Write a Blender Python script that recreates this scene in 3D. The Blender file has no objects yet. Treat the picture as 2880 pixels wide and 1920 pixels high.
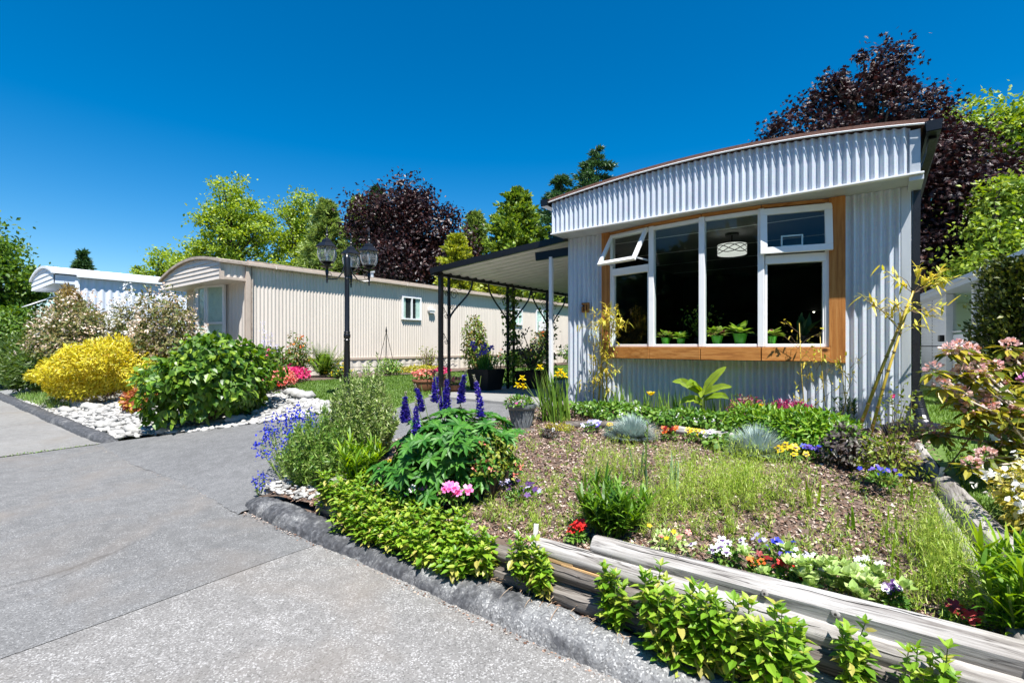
import bpy, math, random
import numpy as np
from mathutils import Vector, Matrix
rng = np.random.default_rng(11); random.seed(11)
S = bpy.context.scene; C = S.collection; PI = math.pi; RAD = math.radians
# ---------------------------------------------------------------- camera
cam = bpy.data.objects.new('camera', bpy.data.cameras.new('camera')); C.objects.link(cam)
cam.location = (0, 0, 1.6); cam.rotation_euler = (RAD(90), 0, RAD(37.3))
cam.data.sensor_width = 36; cam.data.lens = 16.913; cam.data.shift_y = 0.00446
cam.data.clip_start = 0.05; cam.data.clip_end = 2000
S.camera = cam
# ---------------------------------------------------------------- light
SUN = Vector((0.50, -0.40, 1.27)).normalized()          # towards the sun
w = bpy.data.worlds.new('World'); S.world = w; w.use_nodes = True
nt = w.node_tree; bg = nt.nodes['Background']
sky = nt.nodes.new('ShaderNodeTexSky'); sky.sky_type = 'NISHITA'; sky.sun_disc = False
sky.sun_elevation = math.asin(SUN.z); sky.sun_rotation = math.atan2(SUN.x, SUN.y)
sky.altitude = 0; sky.air_density = 1.0; sky.dust_density = 0.15; sky.ozone_density = 3.0
hs = nt.nodes.new('ShaderNodeHueSaturation'); hs.inputs['Saturation'].default_value = 1.5; hs.inputs['Hue'].default_value = .498
nt.links.new(sky.outputs[0], hs.inputs['Color']); nt.links.new(hs.outputs[0], bg.inputs[0])
bg.inputs[1].default_value = 0.076
sun = bpy.data.objects.new('sun', bpy.data.lights.new('sun', 'SUN')); C.objects.link(sun)
sun.location = (10, -8, 25); sun.rotation_euler = (-SUN).to_track_quat('-Z', 'Y').to_euler()
sun.data.energy = 5.0; sun.data.angle = RAD(0.53); sun.data.color = (1.0, 0.965, 0.92)
vs = S.view_settings; vs.view_transform = 'Standard'; vs.look = 'None'; vs.exposure = 1.06; vs.gamma = 1.0; vs.use_curve_mapping = False
S.cycles.max_bounces = 8; S.cycles.transparent_max_bounces = 24; S.cycles.diffuse_bounces = 4
S.cycles.sample_clamp_indirect = 6
# ---------------------------------------------------------------- materials
def new_mat(name):
    m = bpy.data.materials.new(name); m.use_nodes = True
    n = m.node_tree.nodes; return m, n, m.node_tree.links, n['Principled BSDF']
def lin(c): return tuple(((x/255.)/12.92 if x/255. <= .04045 else ((x/255.+.055)/1.055)**2.4) for x in c)
def ramp(n, stops):
    r = n.new('ShaderNodeValToRGB'); e = r.color_ramp.elements
    while len(e) < len(stops): e.new(.5)
    for q, (p, c) in zip(e, stops): q.position = p; q.color = (*c, 1) if len(c) == 3 else c
    return r
def mix(n, l, fac, a, b, mode='MIX'):
    m = n.new('ShaderNodeMix'); m.data_type = 'RGBA'; m.blend_type = mode
    for i, v in ((0, fac), (6, a), (7, b)):
        if hasattr(v, 'links') or hasattr(v, 'is_linked'): l.new(v, m.inputs[i])
        elif i == 0: m.inputs[0].default_value = v
        else: m.inputs[i].default_value = (*v, 1)
    return m.outputs[2]
def noise(n, l, scale, detail=4, vec=None, rough=.55, dist=0):
    t = n.new('ShaderNodeTexNoise'); t.inputs['Scale'].default_value = scale; t.inputs['Detail'].default_value = detail
    t.inputs['Roughness'].default_value = rough; t.inputs['Distortion'].default_value = dist
    if vec is not None: l.new(vec, t.inputs['Vector'])
    return t
def coords(n, l, scale=(1, 1, 1), src='Object'):
    tc = n.new('ShaderNodeTexCoord'); mp = n.new('ShaderNodeMapping'); mp.inputs['Scale'].default_value = scale
    l.new(tc.outputs[src], mp.inputs[0]); return mp.outputs[0]
def bump(n, l, h, strength, dist, bs):
    b = n.new('ShaderNodeBump'); b.inputs['Strength'].default_value = strength; b.inputs['Distance'].default_value = dist
    l.new(h, b.inputs['Height']); l.new(b.outputs[0], bs.inputs['Normal'])
def paint(name, col, rough=.5, metal=0., var=.12, scale=6., bmp=0., spec=.5, streak=False):
    """painted or plain surface with slight uneven tone and dirt"""
    m, n, l, bs = new_mat(name)
    v = coords(n, l, (1, 1, .18) if streak else (1, 1, 1))
    t = noise(n, l, scale, 6, v, .65)
    d = tuple(c*(1-var*1.6) for c in col); u = tuple(min(1, c*(1+var*.6)) for c in col)
    r = ramp(n, [(.25, d), (.5, col), (.8, u)]); l.new(t.outputs[0], r.inputs[0]); l.new(r.outputs[0], bs.inputs['Base Color'])
    bs.inputs['Roughness'].default_value = rough; bs.inputs['Metallic'].default_value = metal
    bs.inputs['Specular IOR Level'].default_value = spec
    t2 = noise(n, l, scale*9, 4, v)
    rr = n.new('ShaderNodeMapRange'); rr.inputs[3].default_value = max(.05, rough-.12); rr.inputs[4].default_value = min(1, rough+.14)
    l.new(t2.outputs[0], rr.inputs[0]); l.new(rr.outputs[0], bs.inputs['Roughness'])
    if bmp: bump(n, l, t2.outputs[0], bmp, .004, bs)
    return m
def wood(name, cols, axis=0, scale=9., rough=.75, knots=True, bmp=.4, stretch=.06, cracks=False):
    """grain running along one object axis, with knots"""
    m, n, l, bs = new_mat(name)
    sc = [1, 1, 1]; sc[axis] = stretch
    v = coords(n, l, sc); t = noise(n, l, scale*5, 7, v, .7, .25); t1 = noise(n, l, scale, 3, v)
    r = ramp(n, [(.36, cols[0]), (.5, cols[1]), (.64, cols[2])]); l.new(t.outputs[0], r.inputs[0])
    c = mix(n, l, t1.outputs[0], r.outputs[0], tuple(x*.62 for x in cols[1]), 'MIX')
    c = mix(n, l, .55, r.outputs[0], c)
    if knots:
        vo = n.new('ShaderNodeTexVoronoi'); vo.inputs['Scale'].default_value = 4.2; sc2 = [1, 1, 1]; sc2[axis] = .75
        l.new(coords(n, l, sc2), vo.inputs['Vector'])
        kr = ramp(n, [(.06, (1, 1, 1)), (.13, (0, 0, 0))]); l.new(vo.outputs['Distance'], kr.inputs[0])
        c = mix(n, l, kr.outputs[0], c, tuple(x*.22 for x in cols[0]))
    if cracks:
        sc3 = [1, 1, 1]; sc3[axis] = .035; tc = noise(n, l, 17, 5, coords(n, l, sc3), .6, .15)
        k3 = ramp(n, [(.485, (0, 0, 0)), (.5, (1, 1, 1)), (.515, (0, 0, 0))]); l.new(tc.outputs[0], k3.inputs[0])
        tm = noise(n, l, 2.2, 3, coords(n, l)); km = ramp(n, [(.45, (0, 0, 0)), (.6, (1, 1, 1))]); l.new(tm.outputs[0], km.inputs[0])
        mm = n.new('ShaderNodeMath'); mm.operation = 'MULTIPLY'; l.new(k3.outputs[0], mm.inputs[0]); l.new(km.outputs[0], mm.inputs[1])
        c = mix(n, l, mm.outputs[0], c, tuple(x*.3 for x in cols[0]))
        kb = ramp(n, [(.35, (.72, .68, .64)), (.65, (1.12, 1.12, 1.12))]); tb = noise(n, l, 1.3, 4, coords(n, l)); l.new(tb.outputs[0], kb.inputs[0]); c = mix(n, l, .8, c, kb.outputs[0], 'MULTIPLY')
    l.new(c, bs.inputs['Base Color']); bs.inputs['Roughness'].default_value = rough
    bs.inputs['Specular IOR Level'].default_value = .25
    bump(n, l, t.outputs[0], bmp, .006, bs); return m
def leafmat(name, cols, rough=.45, trans=.3, spec=.45, tip=None):
    """leaf: every leaf its own tone from cols, part of the light shining through"""
    m, n, l, bs = new_mat(name)
    g = n.new('ShaderNodeNewGeometry')
    st = [(i/(max(1, len(cols)-1)), c) for i, c in enumerate(cols)]
    r = ramp(n, st); oi = n.new('ShaderNodeObjectInfo'); sm_ = n.new('ShaderNodeMath'); sm_.operation = 'ADD'; fr_ = n.new('ShaderNodeMath'); fr_.operation = 'FRACT'
    l.new(g.outputs['Random Per Island'], sm_.inputs[0]); l.new(oi.outputs['Random'], sm_.inputs[1]); l.new(sm_.outputs[0], fr_.inputs[0]); l.new(fr_.outputs[0], r.inputs[0])
    t = noise(n, l, 1.7, 2, coords(n, l)); c = mix(n, l, .28, r.outputs[0], t.outputs[0], 'OVERLAY')
    l.new(c, bs.inputs['Base Color']); bs.inputs['Roughness'].default_value = rough
    bs.inputs['Specular IOR Level'].default_value = spec
    if trans > 0:
        tr = n.new('ShaderNodeBsdfTranslucent'); ms = n.new('ShaderNodeMixShader'); ms.inputs[0].default_value = trans
        hsv = n.new('ShaderNodeHueSaturation'); hsv.inputs['Hue'].default_value = .485; hsv.inputs['Saturation'].default_value = 1.1; hsv.inputs['Value'].default_value = 1.5
        l.new(c, hsv.inputs['Color']); l.new(hsv.outputs[0], tr.inputs[0])
        out = n['Material Output']; l.new(bs.outputs[0], ms.inputs[1]); l.new(tr.outputs[0], ms.inputs[2]); l.new(ms.outputs[0], out.inputs[0])
    return m
def glassmat(name, tint=(.92, .97, .96), sheen=0.):
    m, n, l, bs = new_mat(name); n.remove(bs)
    tr = n.new('ShaderNodeBsdfTransparent'); tr.inputs[0].default_value = (*tint, 1)
    gl = n.new('ShaderNodeBsdfGlossy'); gl.inputs['Roughness'].default_value = .02
    fr = n.new('ShaderNodeFresnel'); fr.inputs[0].default_value = 1.5
    ge = n.new('ShaderNodeNewGeometry'); fm = n.new('ShaderNodeMath'); fm.operation = 'MULTIPLY_ADD'; sb_ = n.new('ShaderNodeMath'); sb_.operation = 'SUBTRACT'; sb_.inputs[0].default_value = 1.   # only the outer face of a pane mirrors
    l.new(ge.outputs['Backfacing'], sb_.inputs[1]); fm.operation = 'MULTIPLY'; l.new(fr.outputs[0], fm.inputs[0]); l.new(sb_.outputs[0], fm.inputs[1])
    ms = n.new('ShaderNodeMixShader'); l.new(fm.outputs[0], ms.inputs[0]); l.new(tr.outputs[0], ms.inputs[1]); l.new(gl.outputs[0], ms.inputs[2])
    res = ms.outputs[0]
    if sheen:  # white mixed in, standing for bright reflections on clear lantern glass
        df = n.new('ShaderNodeBsdfTranslucent'); df.inputs[0].default_value = (.8, .82, .8, 1); d2 = n.new('ShaderNodeBsdfDiffuse'); d2.inputs[0].default_value = (.8, .82, .8, 1); m3 = n.new('ShaderNodeMixShader'); m3.inputs[0].default_value = .5; l.new(df.outputs[0], m3.inputs[1]); l.new(d2.outputs[0], m3.inputs[2])
        m2 = n.new('ShaderNodeMixShader'); m2.inputs[0].default_value = sheen; l.new(res, m2.inputs[1]); l.new(m3.outputs[0], m2.inputs[2]); res = m2.outputs[0]
    l.new(res, n['Material Output'].inputs[0]); return m
def asphalt(name, base, speck, amt, dark, stain=None, scale=95., crack=0.):
    m, n, l, bs = new_mat(name); v = coords(n, l)
    vo = n.new('ShaderNodeTexVoronoi'); vo.inputs['Scale'].default_value = scale; l.new(v, vo.inputs['Vector'])
    sp = n.new('ShaderNodeSeparateColor'); l.new(vo.outputs['Color'], sp.inputs[0])
    t = noise(n, l, .55, 5, v, .6); tb = noise(n, l, 7., 5, v, .6)
    r = ramp(n, [(.3, tuple(c*.86 for c in base)), (.7, tuple(c*1.1 for c in base))]); l.new(t.outputs[0], r.inputs[0])
    rr = ramp(n, [(.35, (.8, .8, .8)), (.68, (1.08, 1.08, 1.08))]); l.new(tb.outputs[0], rr.inputs[0])
    c = mix(n, l, .6, r.outputs[0], rr.outputs[0], 'MULTIPLY')
    ks = ramp(n, [(1-amt-.02, (0, 0, 0)), (1-amt+.02, (1, 1, 1))]); l.new(sp.outputs[0], ks.inputs[0])
    vm = n.new('ShaderNodeMath'); vm.operation = 'MULTIPLY'; l.new(ks.outputs[0], vm.inputs[0])
    ti = ramp(n, [(.38, (.25, .25, .25)), (.62, (1, 1, 1))]); l.new(tb.outputs[0], ti.inputs[0]); l.new(ti.outputs[0], vm.inputs[1])
    c = mix(n, l, vm.outputs[0], c, speck)
    kd = ramp(n, [(dark, (1, 1, 1)), (dark+.03, (0, 0, 0))]); l.new(sp.outputs[1], kd.inputs[0])
    vk = n.new('ShaderNodeMath'); vk.operation = 'MULTIPLY'; vk.inputs[1].default_value = .55; l.new(kd.outputs[0], vk.inputs[0])
    c = mix(n, l, vk.outputs[0], c, tuple(x*.35 for x in base))
    if crack:      # thin wandering cracks
        wv = n.new('ShaderNodeVectorMath'); wv.operation = 'MULTIPLY_ADD'; wn = noise(n, l, 1.6, 5, v, .6); l.new(wn.outputs[1], wv.inputs[0]); wv.inputs[1].default_value = (.55, .55, 0); l.new(v, wv.inputs[2])
        ve = n.new('ShaderNodeTexVoronoi'); ve.feature = 'DISTANCE_TO_EDGE'; ve.inputs['Scale'].default_value = crack; l.new(wv.outputs[0], ve.inputs['Vector'])
        kc = ramp(n, [(.0, (1, 1, 1)), (.0045, (0, 0, 0))]); l.new(ve.outputs['Distance'], kc.inputs[0]); cm = ramp(n, [(.5, (0, 0, 0)), (.62, (.6, .6, .6))]); cn = noise(n, l, .45, 3, v); l.new(cn.outputs[0], cm.inputs[0])
        c = mix(n, l, mix(n, l, 1., kc.outputs[0], cm.outputs[0], 'MULTIPLY'), c, tuple(x*.25 for x in base))
    if stain:      # dusty brown wash left by run-off
        ts = noise(n, l, .9, 4, v, .55, .6); s = ramp(n, [(.5, (0, 0, 0)), (.72, (1, 1, 1))]); l.new(ts.outputs[0], s.inputs[0])
        vv = n.new('ShaderNodeMath'); vv.operation = 'MULTIPLY'; vv.inputs[1].default_value = .5; l.new(s.outputs[0], vv.inputs[0])
        c = mix(n, l, vv.outputs[0], c, stain)
    l.new(c, bs.inputs['Base Color']); bs.inputs['Roughness'].default_value = .85; bs.inputs['Specular IOR Level'].default_value = .25
    bump(n, l, vo.outputs['Distance'], .35, .006, bs); return m

M = {}
M['asphalt'] = asphalt('asphalt_grey', (.158, .157, .154), (.29, .288, .283), .16, .16, (.20, .172, .145), 150, .28)
M['asphalt_pale'] = asphalt('asphalt_pale_coarse', (.198, .191, .181), (.37, .362, .35), .24, .16, (.20, .172, .143), 135, .33)
M['asphalt_drive'] = asphalt('asphalt_drive', (.150, .151, .151), (.25, .25, .25), .14, .2, None, 150)
M['slab'] = asphalt('road_slab', (.215, .21, .198), (.28, .275, .265), .1, .05, (.185, .165, .14), 110, .22)
M['patio'] = paint('patio_concrete', (.24, .235, .22), .85, var=.2, scale=2.5, bmp=.3)
M['kerb'] = asphalt('kerb_asphalt', (.055, .058, .066), (.115, .12, .128), .18, .3, (.10, .10, .105), 120)
M['kerb_old'] = asphalt('kerb_asphalt_worn', (.10, .104, .108), (.24, .24, .235), .16, .25, (.075, .078, .085), 130)
M['soil'] = paint('soil', (.115, .08, .06), .95, var=.45, scale=14, bmp=1.)
M['dirt'] = paint('far_ground', (.05, .075, .025), .95, var=.3, scale=3, bmp=.5)
M['turf'] = paint('turf', (.085, .15, .022), .9, var=.3, scale=5, bmp=.6)
M['grass'] = leafmat('grass_blades', [(.06, .125, .014), (.10, .19, .02), (.15, .24, .03)], .55, .35)
M['chip'] = leafmat('bark_chips', [(.08, .042, .028), (.16, .092, .064), (.25, .16, .118), (.38, .28, .22), (.58, .50, .43)], .9, 0, .2)
M['pebble'] = paint('white_pebble', (.36, .355, .335), .8, var=.25, scale=9, bmp=.3)
M['pebbles'] = leafmat('pebbles', [(.16, .16, .155), (.30, .295, .28), (.42, .41, .39), (.50, .485, .455)], .8, 0, .3)
M['rock'] = paint('grey_rock', (.20, .205, .20), .85, var=.3, scale=8, bmp=.6)
M['twig'] = leafmat('dry_twigs', [(.16, .09, .055), (.30, .20, .13), (.42, .32, .22)], .9, 0, .2)
def kerbmat(name):
    """black tarry coating worn through to grey aggregate, more so at the near end"""
    m, n, l, bs = new_mat(name); v = coords(n, l)
    t = noise(n, l, 3.2, 8, v, .68, .5); g = n.new('ShaderNodeSeparateXYZ'); l.new(v, g.inputs[0])
    mr = n.new('ShaderNodeMapRange'); mr.inputs[1].default_value = 1.5; mr.inputs[2].default_value = 4.5; mr.inputs[3].default_value = -.06; mr.inputs[4].default_value = .16; l.new(g.outputs[0], mr.inputs[0])
    ad = n.new('ShaderNodeMath'); ad.operation = 'ADD'; l.new(t.outputs[0], ad.inputs[0]); l.new(mr.outputs[0], ad.inputs[1])
    wr = ramp(n, [(.49, (0, 0, 0)), (.63, (1, 1, 1))]); l.new(ad.outputs[0], wr.inputs[0])
    vo = n.new('ShaderNodeTexVoronoi'); vo.inputs['Scale'].default_value = 120; l.new(v, vo.inputs['Vector']); s = n.new('ShaderNodeSeparateColor'); l.new(vo.outputs['Color'], s.inputs[0])
    a = ramp(n, [(.0, (.10, .10, .10)), (.45, (.175, .178, .18)), (.85, (.22, .22, .218)), (.95, (.38, .38, .37))]); l.new(s.outputs[0], a.inputs[0])
    t2 = noise(n, l, 26, 5, v, .6); b = ramp(n, [(.35, (.032, .033, .036)), (.55, (.066, .068, .073)), (.72, (.165, .167, .172))]); l.new(t2.outputs[0], b.inputs[0])
    c = mix(n, l, wr.outputs[0], b.outputs[0], a.outputs[0]); l.new(c, bs.inputs['Base Color']); bs.inputs['Roughness'].default_value = .72; bs.inputs['Specular IOR Level'].default_value = .4
    bump(n, l, t2.outputs[0], .7, .012, bs); return m
M['kerb'] = kerbmat('kerb_asphalt_worn')
def galvanised(name):
    m, n, l, bs = new_mat(name)
    v = coords(n, l, (1, 1, .12)); t = noise(n, l, 7, 6, v, .7); sp = n.new('ShaderNodeTexVoronoi'); sp.inputs['Scale'].default_value = 60
    l.new(coords(n, l), sp.inputs['Vector'])
    r = ramp(n, [(.25, (.46, .50, .55)), (.6, (.58, .62, .67)), (.85, (.64, .67, .71))]); l.new(t.outputs[0], r.inputs[0])
    c = mix(n, l, .07, r.outputs[0], sp.outputs['Color'], 'OVERLAY'); l.new(c, bs.inputs['Base Color'])
    bs.inputs['Metallic'].default_value = .2
    rr = n.new('ShaderNodeMapRange'); rr.inputs[3].default_value = .34; rr.inputs[4].default_value = .5
    l.new(t.outputs[0], rr.inputs[0]); l.new(rr.outputs[0], bs.inputs['Roughness']); return m
M['galv'] = galvanised('corrugated_steel')
M['white'] = paint('white_frame', (.74, .74, .735), .4, var=.05, scale=5)
M['grey_trim'] = paint('grey_trim', (.50, .53, .55), .45, metal=.3, var=.1, scale=4, streak=True)
M['cedar'] = wood('cedar_board_long', [(.27, .095, .022), (.46, .19, .045), (.56, .27, .085)], 0, 6, .6)
M['cedar_v'] = wood('cedar_board_upright', [(.25, .085, .02), (.43, .17, .04), (.53, .25, .075)], 2, 6, .6)
M['shingle'] = paint('brown_shingle', (.15, .075, .055), .95, var=.35, scale=40, bmp=.8)
M['black'] = paint('black_paint', (.007, .007, .008), .32, var=.25, scale=12, spec=.5)
M['bar_glint'] = paint('lantern_bar_glint', (.34, .34, .33), .4, metal=.4, var=.1)  # grey colour stands for sun glints along the cage and glass edges
M['black_plastic'] = paint('black_plastic', (.014, .015, .018), .3, var=.2, scale=10)
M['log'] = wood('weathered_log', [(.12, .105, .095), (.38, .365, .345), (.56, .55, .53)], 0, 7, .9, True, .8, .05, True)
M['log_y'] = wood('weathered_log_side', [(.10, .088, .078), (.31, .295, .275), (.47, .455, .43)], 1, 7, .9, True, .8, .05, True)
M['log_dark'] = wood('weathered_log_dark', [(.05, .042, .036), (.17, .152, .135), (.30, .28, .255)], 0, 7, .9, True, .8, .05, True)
M['crack'] = paint('wood_crack', (.02, .016, .013), .95, var=.3)
M['log_split'] = wood('split_wood', [(.40, .22, .09), (.60, .38, .18), (.7, .5, .28)], 0, 9, .8, False)
M['tan'] = paint('tan_siding', (.60, .535, .465), .5, var=.07, scale=3, streak=True)
M['tan_trim'] = paint('tan_trim', (.44, .36, .29), .55, var=.1, scale=4)
M['tan_skirt'] = paint('tan_skirt', (.62, .57, .49), .6, var=.12, scale=3, streak=True)
M['roof_tan'] = paint('roof_edge_tan', (.36, .30, .245), .85, var=.35, scale=7, bmp=.3)
M['white_siding'] = paint('white_siding', (.74, .76, .79), .5, var=.05, scale=3, streak=True)
M['far_white'] = paint('far_white_siding', (.66, .70, .78), .5, var=.06, scale=3, streak=True)
M['awning'] = paint('awning_underside', (.66, .64, .56), .55, var=.1, scale=3)
M['curtain'] = paint('curtain', (.58, .64, .58), .9, var=.12, scale=6)
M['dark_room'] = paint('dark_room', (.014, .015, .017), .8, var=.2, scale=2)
M['ceiling'] = paint('room_ceiling', (.16, .16, .155), .8, var=.05, scale=2)
M['glass'] = glassmat('window_glass')
M['lamp_glass'] = glassmat('lamp_glass', (.93, .96, .97), .13)
M['green_pot'] = paint('lime_pot', (.10, .38, .02), .35, var=.1)
M['grey_pot'] = paint('grey_plastic_pot', (.15, .165, .175), .5, var=.15, scale=8)
M['clay'] = paint('clay_pot', (.24, .095, .05), .7, var=.25, scale=7)
M['dark_pot'] = paint('dark_planter', (.012, .011, .011), .5, var=.3, scale=7)
M['wood_pot'] = wood('wooden_planter', [(.03, .018, .012), (.06, .035, .022), (.09, .055, .035)], 0, 8, .8, False)
M['bark'] = paint('bark', (.075, .058, .045), .95, var=.4, scale=12, bmp=1.)
M['cane'] = paint('bamboo_cane', (.47, .34, .045), .4, var=.18, scale=9)
M['node'] = paint('bamboo_node', (.16, .10, .03), .5, var=.2)
M['stem'] = leafmat('green_stem', [(.10, .16, .03), (.16, .22, .05)], .6, .1)
M['rhstem'] = paint('pale_bare_stem', (.42, .36, .30), .8, var=.2, scale=12)
M['stemb'] = leafmat('brown_stem', [(.11, .07, .04), (.2, .13, .08)], .7, 0)
M['tag'] = paint('white_tag', (.8, .8, .78), .6, var=.03)
# leaves
def L(k, cols, **kw): M[k] = leafmat('leaf_'+k, [tuple(min(.8, x*1.0) for x in c) for c in cols], **kw)
L('hydrangea', [(.030, .085, .010), (.065, .15, .014), (.11, .22, .022), (.22, .33, .035)], rough=.4)
L('golden', [(.38, .36, .02), (.56, .51, .03), (.66, .60, .06), (.58, .44, .03)], trans=.3)
L('golden_low', [(.22, .26, .02), (.45, .38, .02)], trans=.3)
L('photinia', [(.06, .095, .02), (.12, .15, .035), (.20, .16, .055), (.26, .24, .09)])
L('photinia_fl', [(.55, .38, .27), (.68, .55, .43), (.74, .68, .58), (.42, .26, .15)], trans=.2)
L('bronze', [(.11, .07, .015), (.22, .15, .03), (.30, .22, .05)])
L('juniper', [(.03, .07, .01), (.06, .12, .016), (.13, .19, .025)])
L('rust', [(.30, .09, .03), (.42, .16, .05), (.2, .05, .03)])
L('rosemary', [(.08, .16, .025), (.17, .27, .05), (.28, .37, .09), (.50, .53, .28)], trans=.2)
L('lavender', [(.055, .14, .018), (.11, .23, .03), (.19, .32, .045), (.36, .44, .14)])
L('blue', [(.008, .012, .30), (.018, .03, .48), (.04, .055, .60)], trans=.25)
L('lily', [(.06, .16, .008), (.13, .27, .012), (.22, .37, .02), (.32, .46, .03)], trans=.4)
L('lilydk', [(.03, .10, .008), (.07, .17, .012), (.12, .25, .02), (.19, .33, .03)], trans=.35)
L('lupine', [(.022, .11, .012), (.05, .18, .018), (.09, .25, .028)], rough=.5, trans=.25)
L('lupine_fl', [(.03, .022, .22), (.065, .04, .36), (.13, .08, .48), (.2, .13, .5)], trans=.2)
L('lupine_tip', [(.42, .45, .22), (.40, .35, .30)], trans=.2)
L('seedpod', [(.25, .19, .1), (.4, .32, .2), (.15, .1, .06)], trans=0)
L('mint', [(.08, .20, .012), (.15, .30, .02), (.24, .39, .03), (.42, .46, .08)], rough=.45, trans=.35)
L('mint_old', [(.30, .30, .05), (.45, .40, .10), (.22, .2, .04)], trans=.3)
L('iris', [(.08, .18, .02), (.15, .27, .035), (.24, .35, .06)], trans=.3)
L('iris_fl', [(.76, .58, .006), (.80, .68, .015)], trans=.35)
L('fescue', [(.24, .34, .33), (.34, .44, .41), (.44, .52, .48)], trans=.1)
L('fescue_old', [(.34, .25, .15), (.45, .36, .24), (.26, .18, .1)], trans=.1)
L('banana', [(.20, .32, .02), (.32, .42, .04)], rough=.35, trans=.45)
L('banana_old', [(.42, .26, .06), (.3, .2, .04)], trans=.3)
L('bamboo', [(.42, .42, .05), (.58, .52, .08), (.66, .55, .11), (.3, .36, .04)], trans=.35)
L('peony', [(.05, .15, .01), (.10, .24, .016), (.17, .33, .025), (.27, .40, .04)], trans=.3)
L('berry', [(.035, .11, .012), (.07, .18, .018), (.13, .26, .03), (.2, .32, .05)], trans=.3)
L('crimson', [(.20, .008, .05), (.32, .015, .09), (.42, .04, .14)], trans=.2)
L('feather', [(.17, .29, .025), (.26, .39, .04), (.36, .47, .07), (.46, .52, .13)], trans=.35)
L('weed', [(.09, .19, .03), (.16, .27, .05), (.25, .34, .10)], trans=.3)
L('bluegreen', [(.12, .22, .13), (.2, .3, .18)], trans=.2)
L('sedum', [(.24, .37, .08), (.35, .48, .14), (.48, .57, .26)], rough=.35, trans=.25)
L('purple_leaf', [(.035, .025, .028), (.07, .05, .045), (.14, .13, .11), (.05, .06, .03)], trans=.1)
L('rose_leaf', [(.09, .14, .016), (.18, .24, .025), (.32, .34, .04)], trans=.3)
L('rhodo', [(.07, .12, .016), (.16, .19, .02), (.32, .30, .03), (.42, .34, .03)], rough=.35, trans=.3)
L('rhodo_fl', [(.72, .40, .44), (.78, .54, .52), (.80, .64, .58), (.55, .22, .12)], trans=.25)
L('rhodo_mag', [(.60, .22, .50), (.70, .34, .60)], trans=.25)
L('variegated', [(.22, .26, .02), (.55, .46, .05), (.68, .60, .18), (.74, .70, .42)], trans=.3)
L('white_fl', [(.74, .74, .72), (.8, .79, .76)], trans=.25)
L('yellow_fl', [(.75, .50, .01), (.82, .62, .02)], trans=.25)
L('orange_fl', [(.72, .13, .02), (.75, .25, .05)], trans=.25)
L('red_fl', [(.62, .012, .012), (.72, .03, .02)], trans=.25)
L('darkred_fl', [(.20, .012, .012), (.32, .02, .02)], trans=.25)
L('pink_fl', [(.68, .09, .34), (.78, .2, .48), (.8, .4, .6)], trans=.25)
L('coral_fl', [(.72, .22, .16), (.78, .36, .26), (.7, .12, .12)], trans=.25)
L('magenta_fl', [(.60, .03, .16), (.72, .06, .2)], trans=.25)
L('violet_fl', [(.10, .06, .42), (.2, .14, .56)], trans=.25)
L('lilac_fl', [(.45, .42, .72), (.6, .58, .76)], trans=.25)
L('pansy_eye', [(.03, .008, .05), (.05, .01, .03)], trans=0)
L('darkviolet_fl', [(.06, .02, .11), (.12, .05, .2)], trans=.2)
L('petalw', [(.74, .73, .74), (.8, .8, .78)], trans=.25)
L('fern', [(.07, .16, .012), (.14, .25, .02), (.24, .34, .035)], trans=.35)
L('greenmix', [(.04, .10, .014), (.085, .16, .02), (.15, .23, .03)], trans=.3)
L('tree_green', [(.10, .19, .014), (.19, .29, .022), (.29, .39, .035), (.40, .47, .06)], trans=.4)
L('tree_dark', [(.04, .10, .010), (.085, .17, .014), (.15, .24, .022)], trans=.3)
L('tree_lime', [(.12, .21, .016), (.21, .31, .028), (.34, .42, .07)], trans=.35)
L('purple_tree', [(.010, .004, .006), (.018, .006, .008), (.030, .009, .009), (.055, .014, .008)], rough=.46, trans=.12, spec=.45)
L('cedar_tree', [(.06, .13, .014), (.14, .23, .026), (.26, .34, .05)], trans=.3)
L('pine_tree', [(.10, .17, .035), (.18, .26, .05), (.29, .36, .085)], trans=.2)
L('fir_tree', [(.018, .06, .018), (.04, .10, .028), (.075, .15, .04)], trans=.2)
L('thuja_gold', [(.16, .22, .012), (.28, .32, .025), (.38, .4, .05)], trans=.25)
L('thuja_dark', [(.018, .04, .006), (.045, .07, .01), (.15, .16, .02)], trans=.15)
L('coleus', [(.22, .36, .04), (.32, .45, .07), (.42, .5, .14)], trans=.35)
L('coleus_red', [(.22, .015, .05), (.36, .03, .09)], trans=.3)
# ---------------------------------------------------------------- helpers
def tag(o, label=None, cat=None, group=None, kind=None):
    if label: o['label'] = label
    if cat: o['category'] = cat
    if group: o['group'] = group
    if kind: o['kind'] = kind
    return o
def thing(name, label, cat, loc, group=None, rz=0.):
    o = bpy.data.objects.new(name, None); o.empty_display_size = .1; C.objects.link(o); o.location = loc; o.rotation_euler.z = rz
    return tag(o, label, cat, group)
def origin(o):
    v = Vector((0, 0, 0))
    while o is not None: v = v + Vector(o.location); o = o.parent
    return v
def raw_mesh(name, V, F, mats, smooth=False, mi=None):
    V = np.asarray(V, dtype=np.float32); F = np.asarray(F, dtype=np.int32)
    me = bpy.data.meshes.new(name); k = F.shape[1]
    me.vertices.add(len(V)); me.vertices.foreach_set('co', V.ravel())
    me.loops.add(F.size); me.loops.foreach_set('vertex_index', F.ravel())
    me.polygons.add(len(F)); me.polygons.foreach_set('loop_start', np.arange(0, F.size, k, dtype=np.int32))
    me.polygons.foreach_set('loop_total', np.full(len(F), k, dtype=np.int32))
    for m in mats: me.materials.append(m)
    if mi is not None: me.polygons.foreach_set('material_index', np.asarray(mi, dtype=np.int32))
    me.polygons.foreach_set('use_smooth', np.full(len(F), bool(smooth)))
    me.update(calc_edges=True); return me
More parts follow.
